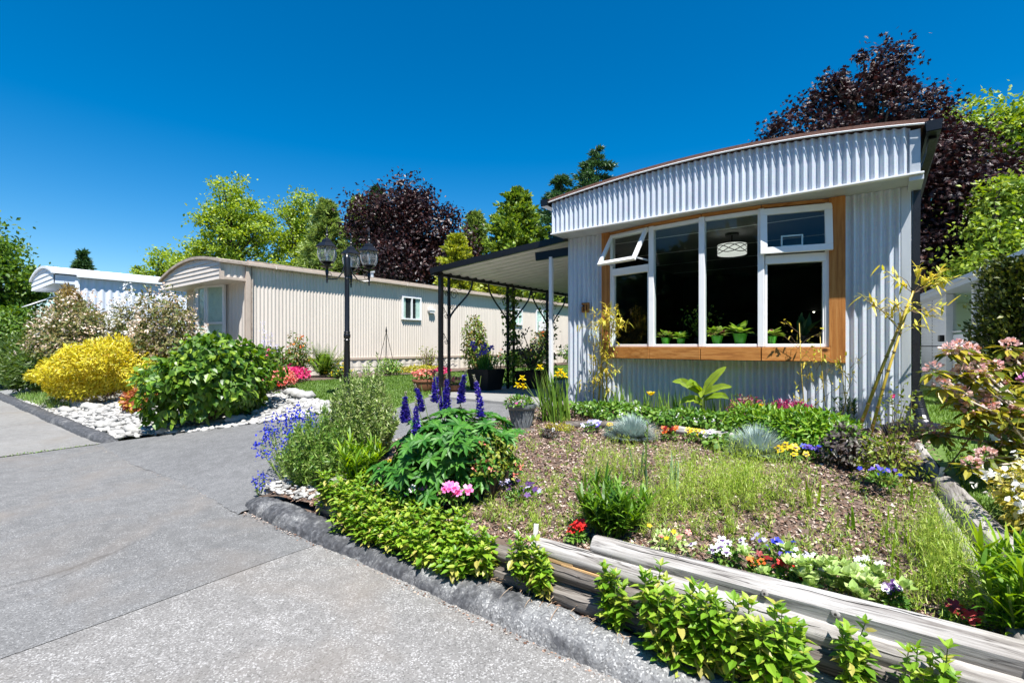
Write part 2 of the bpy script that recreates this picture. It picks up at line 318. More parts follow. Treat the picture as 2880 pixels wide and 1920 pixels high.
def link(name, me, parent=None, loc=None):
    o = bpy.data.objects.new(name, me); C.objects.link(o)
    if parent is not None: o.parent = parent
    if loc is not None: o.location = loc
    return o
class MB:
    """collects shapes given in world coordinates; build() links them as one mesh object"""
    def __init__(s): s.v = []; s.f = []
    def add(s, V, F):
        n = len(s.v); s.v += [tuple(p) for p in V]; s.f += [tuple(i+n for i in f) for f in F]; return s
    def box(s, x0, x1, y0, y1, z0, z1, T=None):
        V = [Vector(p) for p in ((x0, y0, z0), (x1, y0, z0), (x1, y1, z0), (x0, y1, z0), (x0, y0, z1), (x1, y0, z1), (x1, y1, z1), (x0, y1, z1))]
        if T is not None: V = [T @ p for p in V]
        return s.add(V, [(0, 3, 2, 1), (4, 5, 6, 7), (0, 1, 5, 4), (1, 2, 6, 5), (2, 3, 7, 6), (3, 0, 4, 7)])
    def bar(s, a, b, w, h):
        """square bar from a to b, w across, h in height"""
        a = Vector(a); b = Vector(b); d = (b-a); L_ = d.length; d.normalize()
        u = Vector((0, 0, 1)) if abs(d.z) < .95 else Vector((1, 0, 0)); sx = d.cross(u).normalized(); up = sx.cross(d)
        T = Matrix((sx, d, up)).transposed().to_4x4(); T.translation = a
        return s.box(-w/2, w/2, 0, L_, -h/2, h/2, T)
    def tube(s, pts, rad, n=8, cap=True):
        P = [Vector(p) for p in pts]; rad = rad if hasattr(rad, '__len__') else [rad]*len(P); V = []; F = []
        ref = None
        for i, p in enumerate(P):
            d = (P[min(i+1, len(P)-1)]-P[max(i-1, 0)]).normalized()
            if ref is None: ref = d.orthogonal().normalized()
            ref = (ref-d*ref.dot(d)).normalized() if (ref-d*ref.dot(d)).length > 1e-4 else d.orthogonal().normalized()
            b = d.cross(ref)
            for j in range(n):
                t = 2*PI*j/n; V.append(p+(ref*math.cos(t)+b*math.sin(t))*rad[i])
        for i in range(len(P)-1):
            for j in range(n): F.append((i*n+j, i*n+(j+1) % n, (i+1)*n+(j+1) % n, (i+1)*n+j))
        if cap: F += [tuple(range(n-1, -1, -1)), tuple((len(P)-1)*n+j for j in range(n))]
        return s.add(V, F)
    def lathe(s, prof, c, n=16, rot=0.):
        V = []; F = []
        for r, z in prof:
            for j in range(n):
                t = 2*PI*j/n+rot; V.append((c[0]+r*math.cos(t), c[1]+r*math.sin(t), c[2]+z))
        for i in range(len(prof)-1):
            for j in range(n): F.append((i*n+j, i*n+(j+1) % n, (i+1)*n+(j+1) % n, (i+1)*n+j))
        F += [tuple(range(n-1, -1, -1)), tuple((len(prof)-1)*n+j for j in range(n))]
        return s.add(V, F)
    def build(s, name, m, parent=None, loc=None, smooth=False, bevel=0.):
        off = origin(parent) if parent is not None else Vector(loc or (0, 0, 0))
        me = bpy.data.meshes.new(name); me.from_pydata([tuple(Vector(p)-off) for p in s.v], [], s.f)
        me.materials.append(M[m] if isinstance(m, str) else m)
        if smooth: me.polygons.foreach_set('use_smooth', [True]*len(me.polygons))
        me.update(); o = link(name, me, parent, None if parent is not None else off)
        if smooth == 'auto' :
            md = o.modifiers.new('edges', 'EDGE_SPLIT'); md.split_angle = RAD(38)
        if bevel:
            b = o.modifiers.new('bevel', 'BEVEL'); b.width = bevel; b.segments = 2; b.limit_method = 'ANGLE'; b.angle_limit = RAD(40)
        return o
def copy_tree(o, parent=None):
    c = o.copy(); C.objects.link(c)
    if parent is not None: c.parent = parent
    for ch in list(o.children): copy_tree(ch, c)
    return c
def clampf(t, a=0., b=1.): return max(a, min(b, t))
def gz(x, y):
    """height of the ground"""
    if y <= 2.2: return 0.
    if -4.1 < x < .5 and y > 2.45: return .37+.35*clampf((y-2.55)/3.85)-.09*clampf((-1.45-x)/.4)*(1-clampf((y-2.5)/.7))
    if x >= .5: return .45+.27*clampf((y-2.5)/3.9)-.4*clampf((y-8)/13)
    return .72*clampf((y-2.2)/4.0)
def sample(poly, n):
    P = [np.array(p, float) for p in poly]; d = [0.]
    for a, b in zip(P, P[1:]): d.append(d[-1]+np.linalg.norm(b-a))
    t = np.linspace(0, d[-1], n); return np.stack([np.interp(t, d, [p[k] for p in P]) for k in range(2)], 1)
def sheet(name, A, B, n, m, mt, off=0., zf=gz, rough=0., kind='structure', parent=None):
    """surface between the polylines A and B that follows the ground"""
    a = sample(A, n); b = sample(B, n); V = []; F = []
    for j in range(m+1):
        t = j/m
        for i in range(n):
            p = a[i]*(1-t)+b[i]*t; e = 0 if j in (0, m) or i in (0, n-1) else rough*random.uniform(-1, 1)
            V.append((p[0], p[1], zf(p[0], p[1])+off+e))
    for j in range(m):
        for i in range(n-1): F.append((j*n+i, j*n+i+1, (j+1)*n+i+1, (j+1)*n+i))
    me = raw_mesh(name, V, F, [M[mt]], True); o = link(name, me, parent)
    if me.polygons[0].normal.z < 0: me.flip_normals()
    return tag(o, kind=kind) if kind else o
# ---- foliage
def unit(v): return v/np.maximum(1e-9, np.linalg.norm(v, axis=-1, keepdims=True))
def rdir(n, up=0.): 
    v = unit(rng.normal(size=(n, 3))); v[:, 2] += up; return unit(v)
T_DIA = (np.array([(0, 0, 0), (.3, .45, .07), (0, 1, 0), (-.3, .45, .07)]), np.array([(0, 1, 2), (0, 2, 3)]))
T_NARROW = (np.array([(0, 0, 0), (.13, .4, .03), (0, 1, -.05), (-.13, .4, .03)]), np.array([(0, 1, 2), (0, 2, 3)]))
def oval(wd, fold=.07, bend=.12):
    V = [(0, 0, 0), (-wd*.85, .28, fold), (0, .28, 0), (wd*.85, .28, fold), (-wd*.8, .62, fold-bend*.4), (0, .62, -bend*.4), (wd*.8, .62, fold-bend*.4), (0, 1, -bend)]
    return np.array(V), np.array([(0, 2, 1), (0, 3, 2), (1, 2, 5), (1, 5, 4), (2, 3, 6), (2, 6, 5), (4, 5, 7), (5, 6, 7)])
T_OVAL = oval(.27); T_WIDE = oval(.36); T_SLIM = oval(.17)
T_PETAL = (np.array([(0, 0, 0), (.34, .45, .06), (.26, .95, .02), (-.26, .95, .02), (-.34, .45, .06)]), np.array([(0, 1, 2), (0, 2, 3), (0, 3, 4)]))
def maple():
    a = [90, 62, 40, 15, -15, -45, -90, -135, -165, 165, 140, 118]; r = [.62, .3, .58, .24, .5, .2, .28, .2, .5, .24, .58, .3]
    V = [(0, .42, .05)]+[(math.cos(RAD(t))*q, .42+math.sin(RAD(t))*q, -.05*q) for t, q in zip(a, r)]
    return np.array(V), np.array([(0, i, i % 12+1) for i in range(1, 13)])
class Leaves:
    def __init__(s): s.V = []; s.F = []; s.I = []; s.n = 0; s.mats = []
    def mi(s, m):
        if m not in s.mats: s.mats.append(m)
        return s.mats.index(m)
    def raw(s, V, F, m):
        s.V.append(V); s.F.append(F+s.n); s.n += len(V); s.I.append(np.full(len(F), s.mi(m))); return s
    def put(s, T, pos, d, nrm, size, m):
        pos = np.asarray(pos, float); N = len(pos)
        if N == 0: return s
        d = unit(np.asarray(d, float)); sd = np.cross(d, nrm); bad = np.linalg.norm(sd, axis=1) < 1e-3
        if bad.any(): sd[bad] = np.cross(d[bad], rdir(int(bad.sum())))
        sd = unit(sd); n2 = np.cross(sd, d); size = np.broadcast_to(np.asarray(size, float), (N,))
        TV, TF = T
        V = pos[:, None]+size[:, None, None]*(TV[None, :, 0:1]*sd[:, None]+TV[None, :, 1:2]*d[:, None]+TV[None, :, 2:3]*n2[:, None])
        F = TF[None]+(np.arange(N)*len(TV))[:, None, None]
        return s.raw(V.reshape(-1, 3), F.reshape(-1, 3), m)
    def blade(s, base, d, Ln, W, droop, m, seg=4, taper=.75, side=None, belly=0.):
        base = np.asarray(base, float); N = len(base)
        if N == 0: return s
        d = unit(np.asarray(d, float)); Ln = np.broadcast_to(np.asarray(Ln, float), (N,)); W = np.broadcast_to(np.asarray(W, float), (N,)); droop = np.broadcast_to(np.asarray(droop, float), (N,))
        if side is None:
            side = np.cross(d, np.array([0, 0, 1.])); bad = np.linalg.norm(side, axis=1) < .05; side[bad] = rdir(int(bad.sum())); side = unit(side)
        rows = []
        for i in range(seg):
            t = i/seg; p = base+d*(Ln*t)[:, None]; p[:, 2] -= droop*Ln*t*t
            wd = W*((1-t**2)**taper)*(1+belly*math.sin(PI*t)); rows += [p-side*wd[:, None]/2, p+side*wd[:, None]/2]
        p = base+d*Ln[:, None]; p[:, 2] -= droop*Ln; rows.append(p)
        V = np.stack(rows, 1); k = V.shape[1]; T = []
        for i in range(seg-1): T += [(2*i, 2*i+1, 2*i+3), (2*i, 2*i+3, 2*i+2)]
        T.append((2*seg-2, 2*seg-1, 2*seg))
        F = np.array(T)[None]+(np.arange(N)*k)[:, None, None]
        return s.raw(V.reshape(-1, 3), F.reshape(-1, 3), m)
    def stems(s, a, b, r0, r1, m, bow=None):
        """thin three-sided stems from a to b"""
        a = np.asarray(a, float); b = np.asarray(b, float); N = len(a)
        if N == 0: return s
        d = unit(b-a); u = unit(np.cross(d, np.array([.3, .9, .2]))); v = np.cross(d, u); mid = (a+b)/2+(bow if bow is not None else 0)
        rows = []
        for p, r in ((a, r0), (mid, (r0+r1)/2), (b, r1)):
            for j in range(3): t = 2*PI*j/3; rows.append(p+(u*math.cos(t)+v*math.sin(t))*r)
        V = np.stack(rows, 1); T = []
        for i in range(2):
            for j in range(3): p, q = 3*i+j, 3*i+(j+1) % 3; T += [(p, q, q+3), (p, q+3, p+3)]
        F = np.array(T)[None]+(np.arange(N)*9)[:, None, None]
        return s.raw(V.reshape(-1, 3), F.reshape(-1, 3), m)
    def build(s, name, parent=None, loc=None, smooth=False):
        V = np.concatenate(s.V); F = np.concatenate(s.F); I = np.concatenate(s.I)
        off = np.array(origin(parent) if parent is not None else (loc or (0, 0, 0)), float)
        me = raw_mesh(name, V-off, F, [M[m] for m in s.mats], smooth, I)
        o = link(name, me, parent, None if parent is not None else tuple(off))
        if parent is not None and len(F) > 60: o['kind'] = 'stuff'
        return o
TMESH = {}
def singles(name, T, pos, d, nrm, size, m, parent, cap=300):
    """leaves large enough to tell apart: the nearest of them one object each; returns the mask of the others"""
    pos = np.asarray(pos, float); N = len(pos); dist = np.linalg.norm(pos-np.array([0, 0, 1.6]), axis=1); pick = np.zeros(N, bool); pick[np.argsort(dist)[:cap]] = True
    key = (id(T[0]), m)
    if key not in TMESH: TMESH[key] = raw_mesh(name, T[0], T[1], [M[m]])
    d = unit(np.asarray(d, float)); sd = unit(np.cross(d, nrm)+1e-6); n2 = np.cross(sd, d); size = np.broadcast_to(np.asarray(size, float), (N,)); off = origin(parent)
    for i in np.nonzero(pick)[0]:
        o = bpy.data.objects.new(name, TMESH[key]); C.objects.link(o); o.parent = parent; A_ = np.eye(4); A_[:3, 0] = sd[i]*size[i]; A_[:3, 1] = d[i]*size[i]; A_[:3, 2] = n2[i]*size[i]; A_[:3, 3] = pos[i]-np.array(off); o.matrix_local = Matrix(A_.tolist())
    return ~pick
def lumps(dirs, k=16, amt=.18, sharp=7.):
    c = rdir(k); d = dirs @ c.T; return 1-amt+amt*1.6*np.max(np.exp(sharp*(d-1))*rng.uniform(.5, 1, k), axis=1)
def shell(center, radii, n, depth=.35, amt=.18, zlow=-.35, k=16, sharp=7.):
    """points scattered through the outer layer of an uneven rounded mass, with outward normals"""
    d = rdir(int(n*1.8)); d = d[d[:, 2] > zlow][:n]
    r = lumps(d, k, amt, sharp)*(1-depth*rng.random(len(d))**1.6)
    R = np.array(radii, float); return np.array(center, float)+d*R*r[:, None], unit(d/R)
def jit(n, s): return rng.normal(size=(n, 3))*s
def ring(n, tilt0, tilt1):
    """directions fanning out round the upright"""
    a = rng.uniform(0, 2*PI, n); t = rng.uniform(tilt0, tilt1, n); return np.stack([np.sin(t)*np.cos(a), np.sin(t)*np.sin(a), np.cos(t)], 1)
def P3(x, y, dz=0.): return np.array([x, y, gz(x, y)+dz])
# ================================================================ the setting
def gz_low(x, y): return min(.72*clampf((y-2.2)/4.0), gz(x, y))-.07
xs = list(np.concatenate([[-600, -300, -150, -90, -60], np.arange(-45, 12.1, 1.0), [20, 40, 90, 200, 600]]))
ys = list(np.concatenate([[-600, -200, -60, -25], np.arange(-12, 2.1, 2.0), np.arange(2.2, 6.7, .4), np.arange(7, 30.1, 1.5), [40, 70, 130, 300, 700]]))
V = [(x, y, gz_low(x, y)) for y in ys for x in xs]; nx = len(xs)
F = [(j*nx+i, j*nx+i+1, (j+1)*nx+i+1, (j+1)*nx+i) for j in range(len(ys)-1) for i in range(nx-1)]
tag(link('ground', raw_mesh('ground', V, F, [M['dirt']], True)), kind='structure')
flat = lambda x, y: 0.
wav = lambda x, y: .006*math.sin(x*2.1+y)+.005*math.sin(y*3.3-x*.7)
tag(sheet('road', [(-10.09, -14), (-10.09, 2.2)], [(-3.597, -14), (-3.597, 2.2)], 60, 30, 'asphalt', .0, wav), 'grey asphalt road with white aggregate', None)
sheet('road_pale_section', [(-3.58, -14), (-3.58, 2.2)], [(25, -14), (25, 2.2)], 60, 60, 'asphalt_pale', .004, wav)
sheet('road_slab_section', [(-80, -14), (-80, 2.2)], [(-10.11, -14), (-10.11, 2.2)], 20, 40, 'slab', .006, wav)
DR_L = [(-10.1, 2.19), (-9.0, 3.2), (-8.0, 4.1), (-7.5, 4.65), (-6.5, 5.15), (-6.42, 6.3)]
DR_R = [(-4.9, 2.19), (-5.2, 2.8), (-5.2, 3.6), (-4.7, 4.2), (-4.15, 4.8), (-3.8, 6.3)]
def gz_drive(x, y): return .70*clampf((y-2.2)/3.95)
# the drive has its own thick edge, so that it meets the road with a small uneven step
sheet('driveway', DR_L, DR_R, 70, 40, 'asphalt_drive', .014, gz_drive)
gx = np.linspace(-10.05, -4.85, 60); mb = MB(); V = []; F = []
for i, x in enumerate(gx):
    j = random.uniform(-.018, .018)+.03*math.sin(x*1.7)
    V += [(x, 2.10+j, -.002), (x, 2.135+j, .016), (x, 2.21, .022)]
for i in range(len(gx)-1):
    for k in range(2): F.append((3*i+k, 3*i+3+k, 3*i+4+k, 3*i+1+k))
mb.add(V, F); tag(mb.build('driveway_lip', 'asphalt_drive', smooth=True), kind='structure')
tag(MB().box(-6.42, -3.8, 5.95, 16, .45, .73).build('patio', 'patio', bevel=.012), kind='structure')
LAWN_A = [(-11.0, 5.72), (-9.05, 5.16), (-6.44, 5.2)]; LAWN_B = [(-11.5, 26), (-9.0, 26), (-6.44, 26)]
sheet('lawn', LAWN_A, LAWN_B, 40, 60, 'turf', .01, gz, .006)
sheet('side_lawn', [(.62, 2.52), (.44, 4.7), (.32, 5.9), (.27, 26)], [(9, 2.52), (9, 6.4), (9, 26)], 70, 40, 'turf', .0, lambda x, y: gz(max(x, .51), y), .006)
GRAVEL_A = [(-24, 2.42), (-16, 2.42), (-10.3, 2.42), (-9.05, 3.2), (-8.05, 4.1), (-7.55, 4.65), (-6.56, 5.14)]
GRAVEL_B = [(-24, 5.0), (-17, 5.2), (-13, 5.7), (-11.2, 5.7), (-9.1, 5.14), (-8, 5.15), (-6.58, 5.17)]
gravel = sheet('gravel_bed', GRAVEL_A, GRAVEL_B, 70, 16, 'rock', .005, gz, .01)
sheet('flower_border', [(-11.0, 5.74), (-11.4, 10), (-11.52, 26)], [(-13.1, 5.5), (-13.1, 10), (-13.1, 26)], 60, 8, 'soil', .03, gz, .02)
bed = sheet('garden_bed', [(-4.08, 2.5), (.47, 2.5)], [(-3.95, 6.46), (.3, 6.46)], 150, 120, 'soil', .0, gz, .012)
mb = MB(); mb.box(-4.05, .48, 2.505, 2.6, -.05, .262); mb.box(-4.07, -4.0, 2.5, 6.4, -.05, .3); tag(mb.build('garden_bed_side', 'soil'), kind='structure')
sheet('side_bed', [(-4.96, 2.3), (-5.22, 2.8), (-5.17, 3.6), (-4.68, 4.2), (-4.13, 4.8)], [(-4.0, 2.42), (-4.05, 2.8), (-4.05, 3.6), (-4.02, 4.2), (-4.0, 4.8)], 40, 12, 'soil', .02, lambda x, y: max(.06, gz(min(x, -4.11), y)+.10*clampf((x+5.25)/.6)), .015)
sheet('verge', [(-4.98, 2.34), (-4.1, 2.36), (4, 2.36)], [(-5.1, 2.62), (-4.05, 2.62), (4, 2.53)], 110, 5, 'soil', .07, flat, .012)
# ---- kerbs
def kerb(name, x0, x1, mt, n, taper0, taper1, label):
    prof = [(2.13, -.03), (2.145, .03), (2.17, .07), (2.21, .096), (2.27, .108), (2.33, .106), (2.38, .085), (2.42, -.03)]
    V = []; F = []; k = len(prof)
    ph = [random.uniform(0, 6) for _ in range(4)]
    for i in range(n+1):
        x = x0+(x1-x0)*i/n; t = 1.
        if taper0: t = min(t, .25+.75*math.sqrt(clampf((x-x0)/taper0)))
        if taper1: t = min(t, .2+.8*math.sqrt(clampf((x1-x)/taper1)))
        wv = .010*math.sin(x*2.3+ph[0])+.005*math.sin(x*9.3+ph[1]); hv = .010*math.sin(x*1.9+ph[2])+.004*math.sin(x*13+ph[3])
        for y, z in prof:
            yy = 2.28+(y-2.28)*(.6+.4*t)+wv*(1 if y < 2.25 else .3)+random.uniform(-.009, .009)+(1-t)*.05
            V.append((x+random.uniform(-.01, .01), yy, (z+hv)*t+random.uniform(-.008, .008) if z > 0 else z))
    for i in range(n):
        for j in range(k-1): F.append((i*k+j, (i+1)*k+j, (i+1)*k+j+1, i*k+j+1))
    F += [tuple(range(k)), tuple(n*k+j for j in reversed(range(k)))]
    o = MB().add(V, F).build(name, mt, None, (x1 if x1 < 0 else x0, 2.28, 0), True); return tag(o, label, None, None, 'structure')
kerb('kerb', -5.08, 4.0, 'kerb', 420, .35, 0, 'black worn asphalt kerb below the log wall')
kerb('kerb', -60., -9.98, 'kerb', 500, 0, .5, 'black rolled kerb along the white gravel bed')
# dusty crack and debris along the foot of the kerb
lv = Leaves(); n = 500; x = rng.uniform(-5, 1.5, n); p = np.stack([x, 2.11+rng.normal(size=n)*.012, np.full(n, .008)], 1)
lv.put(T_DIA, p, rdir(n)*np.array([1, .6, .12]), np.tile([0, 0, 1.], (n, 1))+jit(n, .3), rng.uniform(.008, .025, n), 'chip')
n = 90; x = rng.uniform(-10.02, -5.6, n); lv.put(T_DIA, np.stack([x, 2.07+rng.normal(size=n)*.02, np.full(n, .012)], 1), rdir(n)*np.array([1, .6, .1]), np.tile([0, 0, 1.], (n, 1)), rng.uniform(.008, .02, n), 'chip')
n = 260; p = np.stack([np.full(n, -10.1)+rng.normal(size=n)*.012, rng.uniform(.3, 2.15, n), np.full(n, .006)], 1)
lv.put(T_DIA, p, rdir(n, .3), rdir(n), rng.uniform(.01, .03, n), 'weed')
n = 2600; x = rng.uniform(-5.1, -4.03, n); y = rng.uniform(2.36, 4.7, n); kp = x > -5.2+.95*np.clip((y-3.6)/1.2, 0, 1); x, y = x[kp], y[kp]; n = len(x); lv.put(T_DIA, np.stack([x, y, np.maximum(.06, .72*(y-2.2)/4+.1*np.clip((x+5.25)/.6, 0, 1))+.022+rng.uniform(0, .015, n)], 1), rdir(n)*np.array([1, 1, .3]), np.tile([0, 0, 1.], (n, 1))+jit(n, .5), rng.uniform(.015, .05, n), 'chip')
n = 700; x = rng.uniform(-4.1, 1.5, n); y = rng.uniform(2.35, 2.46, n); lv.put(T_DIA, np.stack([x, y, .078+rng.uniform(0, .02, n)], 1), rdir(n)*np.array([1, 1, .3]), np.tile([0, 0, 1.], (n, 1))+jit(n, .5), rng.uniform(.01, .035, n), 'chip')
tag(lv.build('kerb_litter'), kind='stuff')
# ---- pebbles: the larger ones singly, the rest as one mass
ph = (1+5**.5)/2; ico = np.array([(-1, ph, 0), (1, ph, 0), (-1, -ph, 0), (1, -ph, 0), (0, -1, ph), (0, 1, ph), (0, -1, -ph), (0, 1, -ph), (ph, 0, -1), (ph, 0, 1), (-ph, 0, -1), (-ph, 0, 1)])/1.9
icof = np.array([(0, 11, 5), (0, 5, 1), (0, 1, 7), (0, 7, 10), (0, 10, 11), (1, 5, 9), (5, 11, 4), (11, 10, 2), (10, 7, 6), (7, 1, 8), (3, 9, 4), (3, 4, 2), (3, 2, 6), (3, 6, 8), (3, 8, 9), (4, 9, 5), (2, 4, 11), (6, 2, 10), (8, 6, 7), (9, 8, 1)])
T_PEB = (ico*np.array([.5, .72, .26]), icof)
def gravel_pt(u, t):
    a = sample(GRAVEL_A, 200); b = sample(GRAVEL_B, 200); i = (u*199).astype(int); q = a[i]*(1-t[:, None])+b[i]*t[:, None]
    q = q+rng.normal(size=q.shape)*.05; return np.array([(x, y, gz(x, y)+.02) for x, y in q])
n = 6500; p = gravel_pt(rng.uniform(.28, 1, n), rng.uniform(0, 1, n)**1.3)
lv = Leaves(); lv.put(T_PEB, p, rdir(n)*np.array([1, 1, .15]), np.tile([0, 0, 1.], (n, 1))+jit(n, .25), rng.uniform(.045, .12, n), 'pebbles')
o = lv.build('pebbles', gravel, None, True); tag(o, kind='stuff')
pm = []
for k in range(5):
    v = ico*np.array([.5, .7, .3])*rng.uniform(.85, 1.15, (12, 1)); pm.append(raw_mesh('pebble', v, icof, [M['pebble']], True))
pp = np.concatenate([gravel_pt(rng.uniform(.42, .72, 110), rng.uniform(0, .55, 110)), gravel_pt(rng.uniform(.72, 1, 60), rng.uniform(0, .9, 60))])
for k, q in enumerate(pp):
    o = link('pebble', pm[k % 5], gravel, tuple(q+np.array([0, 0, .03]))); s = random.uniform(.07, .15) if k % 9 else random.uniform(.18, .28)
    o.scale = (s, s, s); o.rotation_euler = (random.uniform(-.3, .3), random.uniform(-.3, .3), random.uniform(0, 6))
n = 130; x = rng.uniform(-5.0, -4.2, n); y = rng.uniform(2.36, 2.75, n); lv = Leaves(); lv.put(T_PEB, np.stack([x, y, np.maximum(.09, .72*(y-2.2)/4+.12)+.015], 1), rdir(n)*np.array([1, 1, .2]), np.tile([0, 0, 1.], (n, 1)), rng.uniform(.025, .07, n), 'pebbles'); tag(lv.build('small_pebbles', None, None, True), 'small pebbles on the kerb bed', None, None, 'stuff')
# stacked pale stones that hold up the corner of the lawn
sw = thing('stone_edging', 'low curved wall of stacked white stones at the lawn corner', 'stone wall', (-9.0, 5.1, .5))
for k in range(34):
    t = k/33; c = (-10.1+1.2*t, 5.38-.36*t) if t < .75 else (-9.2+.3*(t-.75)*4, 5.11)
    for r in range(2):
        o = link('stone', pm[(k+r) % 5], sw, (c[0]-sw.location.x+random.uniform(-.04, .04), c[1]-sw.location.y-.06+r*.03, .06+r*.1-.03)); s = random.uniform(.16, .28)
        o.scale = (s, s, s*1.1); o.rotation_euler.z = random.uniform(0, 3)
for k, (x, y, s) in enumerate([(-5.02, 2.52, .30), (-4.86, 2.62, .16), (-4.78, 2.44, .14), (-8.9, 3.75, .3), (-9.6, 2.9, .25)]):
    o = link('flat_stone', pm[k % 5], None, (x, y, gz(x, y)+.05)); o.scale = (s, s, s); o.rotation_euler.z = k
    tag(o, ['flat grey green stone at the tip of the kerb by the blue flowers', 'small pale stone behind the flat grey stone at the kerb tip', 'small stone lying on the kerb bed under the rosemary', 'grey oval stone in the shade at the right foot of the green bush', 'pale stone in the gravel in front of the green bush'][k], 'stone')
# ---- bark chips on the bed, grass on the lawns
n = 56000; x = rng.uniform(-4.05, .42, n); y = 2.56+3.8*rng.random(n)**1.35; z = np.array([gz(a, b) for a, b in zip(x, y)])+rng.uniform(0, .014, n)
lv = Leaves(); lv.put(T_DIA, np.stack([x, y, z], 1), rdir(n)*np.array([1, 1, .35]), np.tile([0, 0, 1.], (n, 1))+jit(n, .5), rng.uniform(.010, .04, n)*(.8+.4*(y-2.5)/4), 'chip')
n = 700; x = rng.uniform(-3.9, .42, n); y = rng.uniform(2.6, 5.6, n); z = np.array([gz(a, b) for a, b in zip(x, y)])+.012
d = rdir(n)*np.array([1, 1, .15]); lv.blade(np.stack([x, y, z], 1), d, rng.uniform(.04, .14, n), .006, .05, 'twig', 2)
tag(lv.build('bark_mulch', bed), kind='stuff')
def lawn_grass(name, n, fx, fy, h, w, zf):
    x = fx(n); y = fy(n); z = np.array([zf(a, b) for a, b in zip(x, y)]); lv = Leaves()
    lv.blade(np.stack([x, y, z], 1), ring(n, .0, .6), h*rng.uniform(.6, 1.3, n), w, .25, 'grass', 2); tag(lv.build(name), 'short mown grass', None, None, 'stuff')
lawn_grass('grass', 42000, lambda n: rng.uniform(-11.2, -6.5, n), lambda n: 5.25+13*rng.random(n)**1.6, .055, .012, lambda x, y: gz(x, y)+.01)
lawn_grass('grass', 42000, lambda n: .46+3.2*rng.random(n)**1.2, lambda n: 3.0+13*rng.random(n)**1.8, .05, .009, lambda x, y: gz(max(x, .51), y))
# ---- edging stones of the border by the tan home
ed = thing('border_edging', 'row of small grey edging blocks between the lawn and the flower border', 'edging', (-11.2, 9, .72))
em = MB().box(-.05, .05, -.13, .13, -.03, .075).build('edging_block', 'rock', ed, bevel=.012)
em.location = (.2, -3.3, 0); EB = sample([(-10.97, 5.72), (-11.37, 10), (-11.48, 20)], 56)
for k, q in enumerate(EB):
    o = em if k == 0 else em.copy()
    if k: C.objects.link(o); o.parent = ed
    o.location = (q[0]-ed.location.x, q[1]-ed.location.y, gz(q[0], q[1])-.72+random.uniform(-.01, .015)); o.rotation_euler.z = random.uniform(-.08, .08)
# ---- logs
def log(name, a, b, r, mt, label, bend=.02, n=26, sides=16, group=None):
    a = Vector(a); b = Vector(b); V = []; F = []; ph = [random.uniform(0, 6) for _ in range(6)]; cr0 = random.randrange(1, sides-2)
    for i in range(n+1):
        t = i/n; p = a.lerp(b, t)+Vector((0, bend*math.sin(PI*t), .4*bend*math.sin(2.3*PI*t+ph[0]))); d = (b-a).normalized()
        s = Vector((-d.y, d.x, 0)).normalized(); u = s.cross(d)*-1
        for j in range(sides):
            th = 2*PI*j/sides; rr = r*(1+.05*math.sin(2*th+ph[1]+t*2)+.035*math.sin(5*th+ph[2]+t*5)+random.uniform(-.018, .018)+.06*math.sin(t*9+ph[3])-(.12 if j in (cr0, cr0+1) and .1 < t < .8 else 0))
            if i in (0, n): rr *= .93
            V.append(p+(s*math.cos(th)+u*math.sin(th))*rr)
    for i in range(n):
        for j in range(sides): F.append((i*sides+j, i*sides+(j+1) % sides, (i+1)*sides+(j+1) % sides, (i+1)*sides+j))
    F += [tuple(range(sides-1, -1, -1)), tuple(n*sides+j for j in range(sides))]
    o = MB().add(V, F).build(name, mt, None, tuple(a), 'auto')
    if (b-a).length > .8:         # drying cracks and knots on the upper and front side
        d = (b-a).normalized(); s = Vector((-d.y, d.x, 0)).normalized(); u = s.cross(d)*-1; lv = Leaves(); L2 = (b-a).length
        for k in range(int(L2*5)):
            t0 = random.uniform(.01, .9); th = random.uniform(-.3, 2.9) if abs(d.x) > .5 else random.uniform(.3, 2.9); ln = random.uniform(.12, .6); m_ = 8; P_ = []
            for q in range(m_+1):
                t = min(.99, t0+ln/L2*q/m_); th2 = th+.06*math.sin(q*1.3+k)+.02*q; c = a.lerp(b, t)+Vector((0, bend*math.sin(PI*t), .4*bend*math.sin(2.3*PI*t+ph[0]))); e = (-s if abs(d.x) > .5 else s)*math.cos(th2)+u*math.sin(th2); w2 = random.uniform(.5, 1.)*.0028*math.sin(PI*(q+.4)/(m_+.8)); tg = e.cross(d); rr = r*(1+.05*math.sin(2*(PI-th2 if abs(d.x) > .5 else th2)+ph[1]+t*2)+.035*math.sin(5*(PI-th2 if abs(d.x) > .5 else th2)+ph[2]+t*5)+.06*math.sin(t*9+ph[3]))+.0015
                P_ += [c+e*rr-tg*w2, c+e*rr+tg*w2]
            lv.raw(np.array([tuple(v) for v in P_]), np.array([x for q in range(m_) for x in ((2*q, 2*q+1, 2*q+3), (2*q, 2*q+3, 2*q+2))]), 'crack')
        lv.build('cracks', o)['kind'] = 'stuff'
        for k in range(int(L2*1.6)):
            t = random.uniform(.04, .95); th = random.uniform(.1, 2.2); c = a.lerp(b, t)+Vector((0, bend*math.sin(PI*t), .4*bend*math.sin(2.3*PI*t+ph[0]))); e = (-s if abs(d.x) > .5 else s)*math.cos(th)+u*math.sin(th); rk = random.uniform(.008, .016)
            th3 = PI-th if abs(d.x) > .5 else th; rr = r*(1+.05*math.sin(2*th3+ph[1]+t*2)+.035*math.sin(5*th3+ph[2]+t*5)+.06*math.sin(t*9+ph[3])); p0 = c+e*(rr-.0065)
            kn = MB().tube([p0, p0+e*.006, p0+e*.0075], [rk*1.5, rk*1.25, rk*.6], 9).build('knot', 'log_y', o, smooth=True); MB().tube([p0, p0+e*.0085], [rk*.5, rk*.42], 7).build('knot_core', 'crack', kn)
    return tag(o, label, 'log', group)
